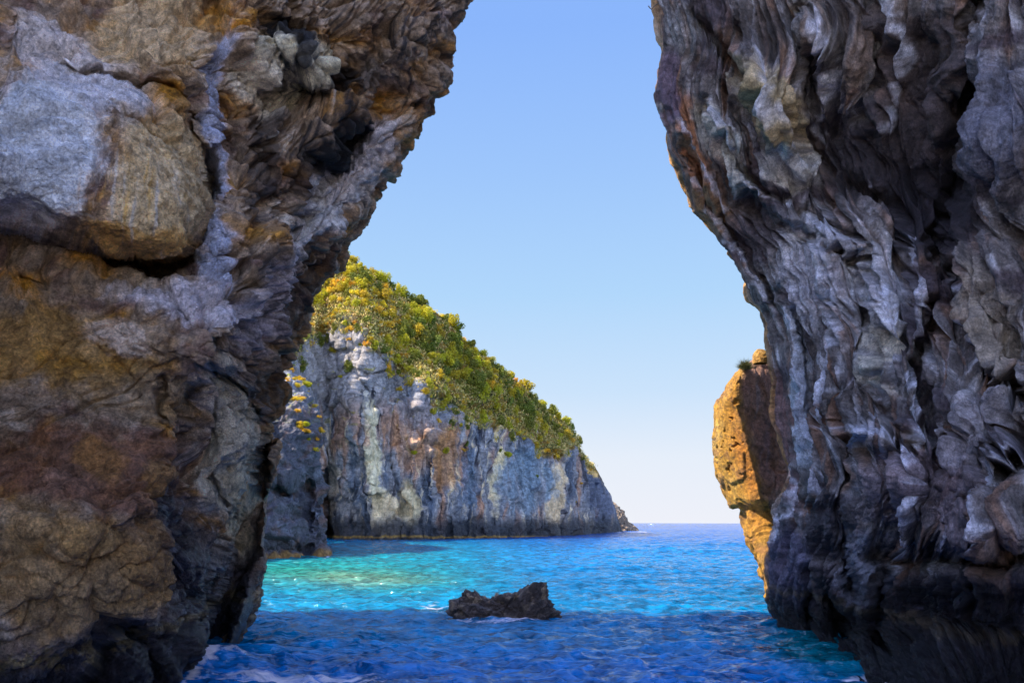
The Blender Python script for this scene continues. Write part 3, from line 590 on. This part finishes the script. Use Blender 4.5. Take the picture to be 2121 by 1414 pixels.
col *= (1 + .35 * nz(5, 5, 570, 3))[..., None]
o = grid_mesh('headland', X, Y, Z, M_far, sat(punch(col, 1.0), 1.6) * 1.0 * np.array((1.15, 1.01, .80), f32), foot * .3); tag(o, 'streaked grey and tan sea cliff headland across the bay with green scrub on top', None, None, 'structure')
print('head', time.time() - T0)

# ------------------------------------------------------------ nearer buttress on the left of the bay
BR = [(480,640),(540,700),(575,735),(600,765),(620,790),(635,815),(648,850),(656,875),(660,950),(668,1000),(671,1050),(672,1100),(676,1150),(680,1170)]
ee = np.linspace(ae(0, 1180)[1], ae(0, 705)[1], 420)
aE, eE = edge_fn(BR); s_edge = np.interp(ee, eE, aE)
Wd = .010
A = np.concatenate([(-.42 + (s_edge[:, None] - Wd + .42) * de[:, :-1]), s_edge[:, None] - Wd * (1 - np.sin(th))], 1)
E = ee[:, None] + 0 * A; px, py = pxy(A, E)
Y = 50 + .045 * (px - 560) + .02 * np.clip(1150 - py, 0, 999) + np.concatenate([0 * de[:, :-1] + 0 * s_edge[:, None], 2.2 * (1 - np.cos(th)) + 0 * s_edge[:, None]], 1)
Y += -1.2 * gauss(px, py, 590, 960, 60, 60) - 1.0 * gauss(px, py, 600, 1090, 60, 60) + 1.6 * gauss(px, py, 600, 1015, 90, 14) + 2 * gauss(px, py, 640, 1060, 12, 60) + 1.4 * gauss(px, py, 600, 1140, 90, 10)
Y += .05 * np.clip(870 - py, 0, 999)
X = A * Y; Z = CAMH + E * Y
X = np.c_[X, X[:, -1:] - 10 * t]; Y = np.c_[Y, Y[:, -1:] + 26 * t]; Z = np.c_[Z, Z[:, -1:] + 0 * t]; px = np.c_[px, px[:, -1:] - 100 * t]; py = np.c_[py, py[:, -1:] + 0 * t]
N = normals(X, Y, Z); N = -N if N[200, 100][1] > 0 else N
D = .9 * fbm(X / 5, Y / 5, Z / 4, 4, 611); fx, _ = facet(X / 2.0, Y / 3, Z / 1.6, 63, 1.2); D += .5 * fx
ff, _ = facet(X / .7, Y, Z / .6, 64, 1.2); D += .16 * ff + .35 * (fbm(X / 1.6, Y / 2, Z / 1.2, 5, 613, .6, True) - .2)
X += D * N[..., 0]; Y += D * N[..., 1]; Z += D * N[..., 2]
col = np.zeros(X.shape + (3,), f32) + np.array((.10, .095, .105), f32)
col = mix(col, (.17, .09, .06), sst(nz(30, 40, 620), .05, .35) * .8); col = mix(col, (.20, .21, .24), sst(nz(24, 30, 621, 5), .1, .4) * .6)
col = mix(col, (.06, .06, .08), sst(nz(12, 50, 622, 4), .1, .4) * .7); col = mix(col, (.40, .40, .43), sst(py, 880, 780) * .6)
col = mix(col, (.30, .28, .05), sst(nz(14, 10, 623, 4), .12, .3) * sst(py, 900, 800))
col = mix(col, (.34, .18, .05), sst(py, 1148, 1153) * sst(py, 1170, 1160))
BX, BY, BZ, Bpx, Bpy = X, Y, Z, px, py
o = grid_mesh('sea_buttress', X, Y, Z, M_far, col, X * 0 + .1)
tag(o, 'shadowed rock buttress with small sunlit ledges standing left of the streaked headland', None, None, 'structure')
print('buttress', time.time() - T0)

# ------------------------------------------------------------ free lumps of rock
def lump(name, c, size, outline=None, seed=0, mat=None, base=(.06,.05,.05), hi=(.2,.17,.15), amp=.25, wetv=.6, n=220, ridge=None, freq=1.0):
    u = np.linspace(0, 2 * math.pi, n * 2)[None]; v = np.linspace(-.35, math.pi / 2, n)[:, None]
    x = np.cos(u) * np.cos(v) ** .8 if False else np.cos(u) * np.sign(np.cos(v)) * np.abs(np.cos(v)) ** .7
    y = np.sin(u) * np.abs(np.cos(v)) ** .7; z = np.sin(v) + 0 * u
    if ridge is not None: z = np.where(z > 0, z * ridge(x), z)
    X, Y, Z = x * size[0], y * size[1], z * size[2]
    s = 1 / max(size) * freq; q = lambda k: (X * s * k + seed, Y * s * k, Z * s * k * 1.1)
    fx, _ = facet(*q(2.2), seed, 1.2); f2, _ = facet(*q(6), seed + 1, 1.2)
    D = amp * size[2] * (.9 * fbm(*q(1.6), 5, seed) + .55 * fx + .2 * f2 + .5 * (fbm(*q(3.2), 5, seed + 2, .6, True) - .2))
    nn = normals(X, Y, Z); r = np.stack([x / size[0], y / size[1], np.maximum(z, 0) / size[2] * .5], -1); r /= np.linalg.norm(r, axis=-1, keepdims=True) + 1e-9
    X = X + D * r[..., 0]; Y = Y + D * r[..., 1]; Z = Z + D * r[..., 2]
    X[:, -1] = X[:, 0]; Y[:, -1] = Y[:, 0]; Z[:, -1] = Z[:, 0]
    m = sst(fbm(*q(5), 4, seed + 5), -.05, .35) * sst(Z / size[2], -.1, 1.2)
    col = mix(np.zeros(X.shape + (3,), f32) + np.array(base, f32), hi, m)
    o = grid_mesh(name, X, Y, Z, mat, col, np.clip(1.0 - Z / size[2], 0, 1) * wetv, flip=False)
    o.location = c; return o
def rdg(x):
    xs = [-1,-.78,-.55,-.38,-.2,0,.25,.42,.6,.8,1]; hs = [.35,.62,.90,.76,.58,.62,.68,.92,1.12,.70,.25]
    return np.interp(x, xs, hs)
Yr = 19.2
o = lump('sea_rock', (P(1035, 1270, Yr)[0], Yr + .4, -.12), (1.36, .66, .86), seed=31, mat=M_sea, base=(.12,.085,.07), hi=(.62,.43,.26), amp=.42, ridge=rdg, n=260, wetv=.55)  # hi tone paints warm sunlight onto the top of the rock
tag(o, 'jagged dark brown rock standing in the water in the middle of the bay', 'rock')
a_ = P(1292, 1098, 232)
def rp(x): return np.interp(x, [-1, -.2, .4, 1], [1.0, 1.0, .7, .12])
o = lump('rocky_point', (P(1278, 1095, 236)[0], 238, -.6), (5.4, 7, 8.2), seed=47, mat=M_far, base=(.24,.17,.11), hi=(.44,.33,.22), amp=.22, ridge=rp, n=110, wetv=0)
tag(o, 'small tan rock point poking out behind the far end of the streaked headland', 'rock')
o = lump('perched_stone', (P(1575, 740, 19.6)[0], 19.6, P(1575, 744, 19.6)[2]), (.20, .20, .27), seed=52, mat=M_out, base=(.5,.26,.06), hi=(.6,.4,.15), amp=.07, n=60, wetv=0)
tag(o, 'small rounded orange stone perched above the tuft on the outcrop beside the right cave wall', 'rock')

# ============================================================ WATER
def water_mat():
    m = bpy.data.materials.new('sea_water'); m.use_nodes = True; t = m.node_tree; N = t.nodes; L = t.links; b = N['Principled BSDF']
    at = N.new('ShaderNodeAttribute'); at.attribute_name = 'col'; fo = N.new('ShaderNodeAttribute'); fo.attribute_name = 'wet'
    tc = N.new('ShaderNodeTexCoord')
    mp = N.new('ShaderNodeMapping'); mp.inputs['Scale'].default_value = (.42, 1.15, 1); L.new(tc.outputs['Object'], mp.inputs[0])
    n1 = N.new('ShaderNodeTexNoise'); n1.inputs['Scale'].default_value = 4.2; n1.inputs['Detail'].default_value = 3; n1.inputs['Roughness'].default_value = .6; L.new(mp.outputs[0], n1.inputs[0])
    n2 = N.new('ShaderNodeTexNoise'); n2.inputs['Scale'].default_value = .35; n2.inputs['Detail'].default_value = 2; L.new(mp.outputs[0], n2.inputs[0])
    bp = N.new('ShaderNodeBump'); bp.inputs['Strength'].default_value = .9; bp.inputs['Distance'].default_value = .20; L.new(n1.outputs[0], bp.inputs['Height'])
    b2 = N.new('ShaderNodeBump'); b2.inputs['Strength'].default_value = .8; b2.inputs['Distance'].default_value = 1.0; L.new(n2.outputs[0], b2.inputs['Height']); L.new(bp.outputs[0], b2.inputs['Normal'])
    L.new(b2.outputs[0], b.inputs['Normal'])
    fn = N.new('ShaderNodeTexNoise'); fn.inputs['Scale'].default_value = 5.0; fn.inputs['Detail'].default_value = 5; fn.inputs['Roughness'].default_value = .7; fn.inputs['Distortion'].default_value = 1.2; L.new(mp.outputs[0], fn.inputs[0])
    ad = N.new('ShaderNodeMath'); ad.operation = 'ADD'; L.new(fn.outputs[0], ad.inputs[0]); L.new(fo.outputs['Fac'], ad.inputs[1])
    fr = N.new('ShaderNodeMapRange'); fr.inputs[1].default_value = .98; fr.inputs[2].default_value = 1.2; L.new(ad.outputs[0], fr.inputs[0])
    mx = N.new('ShaderNodeMix'); mx.data_type = 'RGBA'; L.new(fr.outputs[0], mx.inputs['Factor']); vr = N.new('ShaderNodeMapRange'); vr.inputs[1].default_value = .35; vr.inputs[2].default_value = .65; vr.inputs[3].default_value = .45; vr.inputs[4].default_value = 1.6; L.new(n1.outputs[0], vr.inputs[0])
    vv = N.new('ShaderNodeVectorMath'); vv.operation = 'SCALE'; L.new(at.outputs['Color'], vv.inputs[0]); L.new(vr.outputs[0], vv.inputs['Scale']); L.new(vv.outputs[0], mx.inputs['A']); mx.inputs['B'].default_value = (.72, .66, .72, 1)  # ripple noise scales the colour, painting light and dark wave streaks
    L.new(mx.outputs['Result'], b.inputs['Base Color'])
    iv = N.new('ShaderNodeMath'); iv.operation = 'SUBTRACT'; iv.inputs[0].default_value = 1; L.new(fr.outputs[0], iv.inputs[1]); L.new(iv.outputs[0], b.inputs['Subsurface Weight'])
    rr = N.new('ShaderNodeMapRange'); rr.inputs[3].default_value = .09; rr.inputs[4].default_value = .7; L.new(fr.outputs[0], rr.inputs[0]); L.new(rr.outputs[0], b.inputs['Roughness'])
    b.inputs['Subsurface Weight'].default_value = 1.0; b.inputs['Subsurface Radius'].default_value = (.3, .9, 1.0); b.inputs['Subsurface Scale'].default_value = 1.6
    b.subsurface_method = 'BURLEY'
    b.inputs['IOR'].default_value = 1.33; spx = N.new('ShaderNodeSeparateXYZ'); L.new(tc.outputs['Object'], spx.inputs[0])      # wind-roughened open sea mirrors less
    sr = N.new('ShaderNodeMapRange'); sr.inputs[1].default_value = 30; sr.inputs[2].default_value = 220; sr.inputs[3].default_value = .7; sr.inputs[4].default_value = .03
    L.new(spx.outputs['Y'], sr.inputs[0]); L.new(sr.outputs[0], b.inputs['Specular IOR Level'])
    return m
M_water = water_mat()
az = np.r_[np.linspace(-180, -48, 60)[:-1], np.linspace(-48, 48, 900), np.linspace(48, 180, 60)[1:]]
r = np.r_[.01, np.geomspace(3, 9, 60), np.geomspace(9, 320, 1150)[1:], np.geomspace(320, 40000, 60)[1:]]
AZ, R_ = np.meshgrid(np.radians(az), r); AZ[:, -1] = AZ[:, 0]
X = R_ * np.sin(AZ); Y = R_ * np.cos(AZ); Z = 0 * X
rw = np.random.default_rng(3); fade = sst(R_, 300, 60); att = np.ones_like(X)
DX = 0 * X; DY = 0 * X
PH = [fbm(X / k_, Y / k_, float(k_), 2, 700 + k_) for k_ in (3, 7, 15)]
for i in range(70):
    lam = .20 * (17) ** (rw.random() ** 1.2); ang = math.radians(-93 + rw.normal() * 26); k = 2 * math.pi / lam
    amp = .0078 * lam ** .55 * (.5 + rw.random()); cut = sst(R_, lam * 160, lam * 50)
    dx, dy = math.cos(ang), math.sin(ang); ph = k * (dx * X + dy * Y) + rw.random() * 6.28 + 1.6 * PH[0 if lam < 1.2 else (1 if lam < 3 else 2)]
    Z += amp * cut * np.cos(ph); DX -= .6 * amp * dx * cut * np.sin(ph); DY -= .6 * amp * dy * cut * np.sin(ph)
Z += .035 * fade * fbm(X / 2.0, Y / 1.2, 0., 3, 750) + .02 * fade * fbm(X / .5, Y / .22, float(3), 3, 751, .5, True)
# the surge curling at the foot of the left wall, low swell lines on the open bay
sw = np.exp(-((Y - 13.3 - .25 * np.sin(X * 1.3)) / .28) ** 2) * sst(X, -6.6, -5.6) * sst(X, -1.5, -4.6); Z += .20 * sw
for sy, sx, sl, sa in [(62, 12, 9, .32), (38, 6, 5, .16), (30, 12, 5, .14), (80, 25, 12, .3)]:
    Z += sa * np.exp(-((Y - sy - .8 * np.sin(X * .3)) / (sa * 5)) ** 2) * np.exp(-((X - sx) / sl) ** 2)
X = X + DX; Y = Y + DY
px, py = pxy(X / np.maximum(Y, .1), (0 - CAMH) / np.maximum(Y, .1))
fr_ = Y > 2
col = np.zeros(X.shape + (3,), f32) + np.array((.002, .05, .23), f32)      # open sea
wn = 30 * fbm(X / 8, Y / 14, 0., 4, 760); qx, qy = px + wn * 2.2, py + wn * .5
col = mix(col, (.002, .065, .25), sst(Y, 600, 150) * fr_)
col = mix(col, (.0, .10, .25), sst(Y, 130, 45) * fr_)
col = mix(col, (.0, .135, .19), sst(X / np.maximum(Y, 1), .08, -.16) * sst(Y, 150, 50) * fr_)
col = mix(col, (.006, .15, .115), np.clip(gauss(qx, qy, 620, 1205, 260, 42) * 1.5, 0, 1) * fr_)
col = mix(col, (.12, .19, .10), np.clip(gauss(qx, qy, 740, 1200, 120, 14) * 1.2, 0, 1) * .55 * fr_)
col = mix(col, (.0, .165, .35), sst(Y + .5 * X, 31, 17) * .85); col = mix(col, (.004, .12, .36), sst(Y, 17, 12))  # bluer tone painted over the shaded foreground, softening the shadow edge
col = mix(col, (.0, .13, .17), np.clip(gauss(px, py, 1720, 1350, 130, 45, 10) * 1.6, 0, 1) * (Y > 2))
col = col * (1 - .22 * sst(Y, 55, 24) * sst(Y, 12, 20))[..., None]  # paints the sunlit water dimmer towards the cave's shadow edge
patch = fbm(X / 3, Y / 2, float(9), 4, 770); col *= (1 + .3 * patch)[..., None]
foam = .0 * X
foam += .66 * gauss(px, py, 900, 1262, 50, 13, 8) + .5 * gauss(px, py, 1180, 1256, 50, 7, 8) + .5 * gauss(px, py, 1040, 1288, 130, 5) + .55 * gauss(px, py, 1330, 1101, 26, 2.2)+ .5 * gauss(px, py, 1300, 1101, 26, 2.2)
foam += .42 * sw + .34 * gauss(px, py, 600, 1402, 260, 12, 0) + .22 * gauss(px, py, 470, 1350, 60, 14)
foam += .50 * gauss(px, py, 1790, 1402, 150, 9, -3) + .36 * gauss(px, py, 1800, 1350, 60, 16, 30)
foam += .32 * gauss(qx, qy, 760, 1195, 140, 14) + .22 * gauss(qx, qy, 1300, 1240, 300, 25) * sst(patch, 0, .3) + .4 * gauss(px, py, 700, 1153, 40, 3)
foam += .30 * sst(Y, 14, 12.2)
for pl, w_, k_ in [([(500,1338),(470,1362),(430,1380),(395,1400),(380,1430)],7,.30),([(1604,1296),(1700,1316),(1760,1329),(1834,1368),(1815,1388),(1838,1420)],6,.36),([(560,1166),(676,1157),(684,1150)],2.5,.42),([(675,1119),(900,1119),(1100,1113),(1285,1101)],1.2,.34),
                     ([(922,1284),(960,1291),(1040,1293),(1120,1286),(1150,1272)],4,.2)]:
    d, sd, t = seg_dist(px, py, pl); foam += k_ * np.exp(-(d / w_) ** 2)
foam *= fr_
o = grid_mesh('sea_water', X, Y, Z, M_water, col, foam, flip=True); tag(o, 'turquoise and deep blue sea surface with small waves and foam', None, None, 'structure')
print('water', time.time() - T0)

# ============================================================ VEGETATION
def leaf_mesh(name, mat, n, rad, leaf, lobes, seed, flat=.75, up=0.0):
    g = np.random.default_rng(seed)
    cs = g.normal(size=(lobes, 3)); cs /= np.linalg.norm(cs, axis=1, keepdims=True); cs[:, 2] = cs[:, 2] * .95 + .15
    cs *= (g.random((lobes, 1)) * .5 + .3) * rad; lr = rad * (.22 + .3 * g.random(lobes))
    li = g.integers(0, lobes, n); d = g.normal(size=(n, 3)); d /= np.linalg.norm(d, axis=1, keepdims=True)
    c = cs[li] + d * lr[li][:, None] * (.55 + .5 * g.random((n, 1)) ** .6); c[:, 2] = c[:, 2] * flat + rad * .6
    n = len(c)
    a1 = g.normal(size=(n, 3)); a1 /= np.linalg.norm(a1, axis=1, keepdims=True); a2 = np.cross(a1, g.normal(size=(n, 3))); a2 /= np.linalg.norm(a2, axis=1, keepdims=True)
    s = leaf * (.6 + .9 * g.random((n, 1)))
    co = np.stack([c - a1 * s, c + a2 * s * .55, c + a1 * s, c - a2 * s * .55], 1).reshape(-1, 3)
    me = raw_mesh(name, co, np.arange(4 * n).reshape(n, 4), mat, smooth=False); d_ = me.data; bpy.data.objects.remove(me); return d_
def stem_mesh(name, mat, h, r, seed):
    g = random.Random(seed); co = []; q = []
    def limb(p0, p1, r0, r1):
        k = 6; b = len(co); v = mathutils.Vector(p1) - mathutils.Vector(p0); a = v.orthogonal().normalized(); c2 = v.cross(a).normalized()
        for p, rr in ((p0, r0), (p1, r1)):
            for i in range(k):
                an = i * 6.2832 / k; co.append(tuple(mathutils.Vector(p) + a * math.cos(an) * rr + c2 * math.sin(an) * rr))
        for i in range(k): q.append((b + i, b + (i + 1) % k, b + k + (i + 1) % k, b + k + i))
    top = (g.uniform(-.1, .1) * h, g.uniform(-.1, .1) * h, h * .5); limb((0, 0, -.4), top, r, r * .6)
    for i in range(4):
        an = i * 1.6 + g.random(); limb(top, (top[0] + math.cos(an) * h * .35, top[1] + math.sin(an) * h * .35, h * (.8 + .15 * g.random())), r * .55, r * .2)
    me = raw_mesh(name, np.array(co), np.array(q), mat); d_ = me.data; bpy.data.objects.remove(me); return d_
M_bark = plain_mat('bark', (.10, .07, .045), .9)
KIND = [('evergreen_tree', plain_mat('olive_leaves', (.50, .41, .02), .5, .35, .9, .35), 'leafy olive green tree among many on the headland slope', 'olive green trees on the headland'),
        ('evergreen_tree', plain_mat('dark_leaves', (.19, .20, .02), .5, .35, .9, .25), 'dark green tree among many on the headland slope', 'dark green trees on the headland'),
        ('shrub', plain_mat('yellow_leaves', (.75, .48, .03), .6, .35, .9, .35), 'low yellow shrub growing in dry grass on the headland slope', 'yellow shrubs on the headland')]
CR = [[leaf_mesh('crown', KIND[k][1], 2000 if k < 2 else 1000, 1.0, .085 if k < 2 else .08, 13 + 2 * j, 900 + 10 * k + j, 1.0 if k < 2 else .75) for j in range(4)] for k in range(3)]
TR = [stem_mesh('trunk', M_bark, 1.0, .07, 950 + j) for j in range(3)]
def plant(name, label, cat, group, crown, trunk, loc, s, rz):
    e = bpy.data.objects.new(name, None); C.objects.link(e); e.location = loc; e.rotation_euler = (0, 0, rz); e.scale = s; e.empty_display_size = .2
    tag(e, label, cat, group)
    for nm, me in (('crown', crown), ('trunk', trunk)):
        if me is None: continue
        c = bpy.data.objects.new(nm, me); C.objects.link(c); c.parent = e
    return e
rv = random.Random(5)
pr = [(p, q) for p, q in zip(*np.where((HV + .35 * fbm(Hpx / 26, Hpy / 26, 0., 3, 580) > .98) & (HV > .8) & (HV < 2.06) & (Hpx > 560) & (Hpx < 1225)))]
# scatter by photo-plane spacing
chosen = []; tries = 0
while len(chosen) < 400 and tries < 30000:
    tries += 1; i, j = pr[rv.randrange(len(pr))]; X0, Y0, Z0 = HX[i, j], HY[i, j], HZ[i, j]; p, v = Hpx[i, j], HV[i, j]
    dens = .35 if p < 660 else 1
    if rv.random() > dens: continue
    dm = 12.5 if v > 1.4 else 15
    bad = False
    for (a0, b0, *_r) in chosen:
        if (a0 - p) ** 2 + (b0 - Hpy[i, j]) ** 2 < dm * dm: bad = True; break
    if bad: continue
    chosen.append((p, Hpy[i, j], X0, Y0, Z0, v))
for (p, q, X0, Y0, Z0, v) in chosen:
    yel = 1 if p < 830 and q > 560 + (p - 640) * .25 else 0; edge = v < 1.25
    rr = rv.random()
    k = 2 if (rr < (.6 if yel else (.35 if edge else .08))) else (1 if rr < (.7 if yel else .55) else 0)
    base = (1.15 if k < 2 else .85) * (.6 + .75 * rv.random() ** 1.4) * (.75 if edge else 1) * (Y0 / 118) ** .5
    sq = min(1, (1235 - p) / 90 + .45)
    nm, _, lb, gp = KIND[k]
    plant(nm, lb, 'tree' if k < 2 else 'shrub', gp, CR[k][rv.randrange(4)], TR[rv.randrange(3)], (float(X0), float(Y0), float(Z0) - .25), (base * sq, base * sq, base * sq * (.85 + .35 * rv.random())), rv.random() * 6.28)
# ground cover: dry grass and low scrub between the trees, as one mass
g = np.random.default_rng(12)
sel = np.array([pr[i] for i in g.integers(0, len(pr), 15000)]); sel = sel[HV[sel[:, 0], sel[:, 1]] < 1.95]
c0 = np.stack([HX[sel[:, 0], sel[:, 1]], HY[sel[:, 0], sel[:, 1]], HZ[sel[:, 0], sel[:, 1]]], -1)
c0 = np.repeat(c0, 5, 0) + g.normal(size=(len(c0) * 5, 3)) * (.35, .35, .12); n = len(c0)
d = g.normal(size=(n, 3)) * (.16, .16, .08) + (0, 0, .27); sd = g.normal(size=(n, 3)) * (.055, .055, .02)
co = np.stack([c0 - sd, c0 + sd, c0 + d], 1).reshape(-1, 3)
gc = np.array([(.48, .33, .09), (.30, .27, .04), (.18, .19, .03), (.58, .42, .14)], f32)[g.integers(0, 4, n)].repeat(3, 0)
M_scrub = bpy.data.materials.new('dry_scrub'); M_scrub.use_nodes = True
at = M_scrub.node_tree.nodes.new('ShaderNodeAttribute'); at.attribute_name = 'col'; M_scrub.node_tree.links.new(at.outputs['Color'], M_scrub.node_tree.nodes['Principled BSDF'].inputs['Base Color'])
M_scrub.node_tree.nodes['Principled BSDF'].inputs['Roughness'].default_value = .9
o = raw_mesh('dry_grass', co, np.arange(3 * n).reshape(n, 3), M_scrub, gc, smooth=False); tag(o, 'dry golden grass covering the slope between the headland trees', 'grass', None, 'stuff')
# single bushes clinging to the cliffs
M_tuft = plain_mat('tuft_leaves', (.09, .10, .035), .7, .3, 6, .2)
def ray_pt(px_, py_, GX, GY, GZ, GP, GQ):
    i = np.argmin((GP - px_) ** 2 + (GQ - py_) ** 2); return float(GX.flat[i]), float(GY.flat[i]), float(GZ.flat[i])
for (p_, q_, s_, lb) in [(725,770,.9,'small dark bush alone on the pale upper face of the headland'),(648,905,.7,'small yellow bush at the shadowed edge between buttress and headland'),(962,922,.5,'tiny yellow bush beside a sunlit patch on the headland cliff'),
                         (740,692,.7,'green bush on the rocky spur just below the dry slope'),(1206,950,.8,'low bush on the skyline at the seaward end of the headland')]:
    loc = ray_pt(p_, q_, HX[:459], HY[:459], HZ[:459], Hpx[:459], Hpy[:459])
    plant('bush', lb, 'bush', None, CR[1 if 'dark' in lb or 'low' in lb else (2 if 'yellow' in lb else 0)][0], TR[0], loc, (s_, s_, s_), 1)
for i in range(26):
    p_ = rv.uniform(700, 1215); q_ = float(ip(p_, CT)) + rv.uniform(-6, 75) * (1 if rv.random() < .75 else 2.2); k = rv.choice((0, 0, 1, 2)); s_ = rv.uniform(.3, .75)
    loc = ray_pt(p_, min(q_, 1040), HX[:459], HY[:459], HZ[:459], Hpx[:459], Hpy[:459])
    plant('bush', 'small bush clinging to the bare rock just below the green slope of the headland', 'bush', 'small bushes on the headland cliff', CR[k][i % 4], TR[0], loc, (s_, s_, s_ * .8), i * 1.3)
for i in range(34):
    p_ = rv.uniform(575, 655); q_ = float(ip(p_, BR)) + 4 + 95 * rv.random() ** 1.6; k = rv.choice((2, 2, 0)); s_ = rv.uniform(.18, .5)
    loc = ray_pt(p_, q_, BX, BY, BZ, Bpx, Bpy)
    plant('shrub', 'low yellow shrub growing on the top of the shadowed buttress by the left arch edge', 'shrub', 'yellow shrubs on the buttress', CR[k][i % 4], TR[0], loc, (s_, s_, s_ * .7), i * 1.7)
# spiky tuft on the outcrop
tx, ty, tz = P(1543, 758, 24.6)
e = bpy.data.objects.new('spiky_tuft', None); C.objects.link(e); e.location = (tx, ty, tz - .05); tag(e, 'round spiky tuft of grey green leaves on top of the orange outcrop', 'bush')
n = 900; d = g.normal(size=(n, 3)); d[:, 2] = np.abs(d[:, 2]) * .9 + .05; d /= np.linalg.norm(d, axis=1, keepdims=True)
l = .30 * (.55 + .5 * g.random((n, 1))); st_ = g.normal(size=(n, 3)) * .04 + d * .05; sd = np.cross(d, g.normal(size=(n, 3))); sd /= np.linalg.norm(sd, axis=1, keepdims=True); sd *= .006
co = np.stack([st_ - sd, st_ + sd, st_ + d * l], 1).reshape(-1, 3)
raw_mesh('leaves', co, np.arange(3 * n).reshape(n, 3), M_tuft, parent=e, smooth=False)
b = bpy.data.objects.new('stem', TR[0]); C.objects.link(b); b.parent = e; b.scale = (.2, .2, .2)

# ============================================================ far motor boat
def boxes(name, bl, mat, parent):
    co = []; q = []
    for (x0, x1, y0, y1, z0, z1, tp) in bl:
        k = len(co); xm, ym = (x0 + x1) / 2, (y0 + y1) / 2
        for z, f_ in ((z0, 1), (z1, tp)):
            for x, y in ((x0, y0), (x1, y0), (x1, y1), (x0, y1)): co.append((xm + (x - xm) * f_, ym + (y - ym) * f_, z))
        q += [(k, k+3, k+2, k+1), (k+4, k+5, k+6, k+7)] + [(k+i, k+(i+1) % 4, k+4+(i+1) % 4, k+4+i) for i in range(4)]
    return raw_mesh(name, np.array(co, float), np.array(q), mat, parent=parent, smooth=False)
M_white = plain_mat('white_gelcoat', (.85, .85, .85), .35, .05); M_dark = plain_mat('dark_glass', (.03, .04, .05), .15, .1)
bo = bpy.data.objects.new('motor_boat', None); C.objects.link(bo); bx_, by_, _ = P(1349, 1084, 900); bo.location = (bx_, by_, 0); bo.scale = (.55, .55, .55)
tag(bo, 'tiny white motor boat far out on the horizon', 'boat')
ns = 14; hx = np.linspace(-4.5, 4.5, ns); hw = 1.5 * (1 - np.clip((hx - .5) / 4.0, 0, 1) ** 2.2) + .02; sh = 1.1 + .5 * np.clip(hx / 4.5, 0, 1) ** 2
sec = np.array([(-1, 1), (-.92, .35), (-.5, -.25), (0, -.45), (.5, -.25), (.92, .35), (1, 1), (0, 1.02), (-1, 1)])
HXb = np.repeat(hx[:, None], 9, 1); HYb = hw[:, None] * sec[None, :, 0]; HZb = np.where(sec[None, :, 1] > .9, sh[:, None], sec[None, :, 1] * 1.0)
grid_mesh('hull', HXb, HYb, HZb, M_white, parent=bo)
boxes('cabin', [(-1.8, 1.6, -1.0, 1.0, 1.05, 2.3, .85)], M_white, bo); boxes('windscreen', [(-1.2, 1.75, -.95, .95, 1.7, 2.15, .93)], M_dark, bo); boxes('roof', [(-2.0, 1.5, -1.05, 1.05, 2.32, 2.42, .95)], M_white, bo)
# dangling twig at the top of the right wall
M_twig = plain_mat('twig', (.12, .10, .08), .9)
pts = [P(1362, 6, 16.3), P(1356, 10, 16.3), P(1351, 14, 16.25), P(1348, 19, 16.2), P(1344, 16, 16.2), P(1341, 12, 16.2)]
co = []; q = []
for i, p in enumerate(pts):
    for k in range(6): co.append((p[0] + .010 * math.cos(k * 1.047), p[1] + .004 * k, p[2] + .010 * math.sin(k * 1.047)))
    if i: q += [((i - 1) * 6 + k, (i - 1) * 6 + (k + 1) % 6, i * 6 + (k + 1) % 6, i * 6 + k) for k in range(6)]
o = raw_mesh('twig', np.array(co), np.array(q), M_twig); tag(o, 'thin curled dead twig sticking out against the sky from the right cave wall', 'twig')
print('done', time.time() - T0)
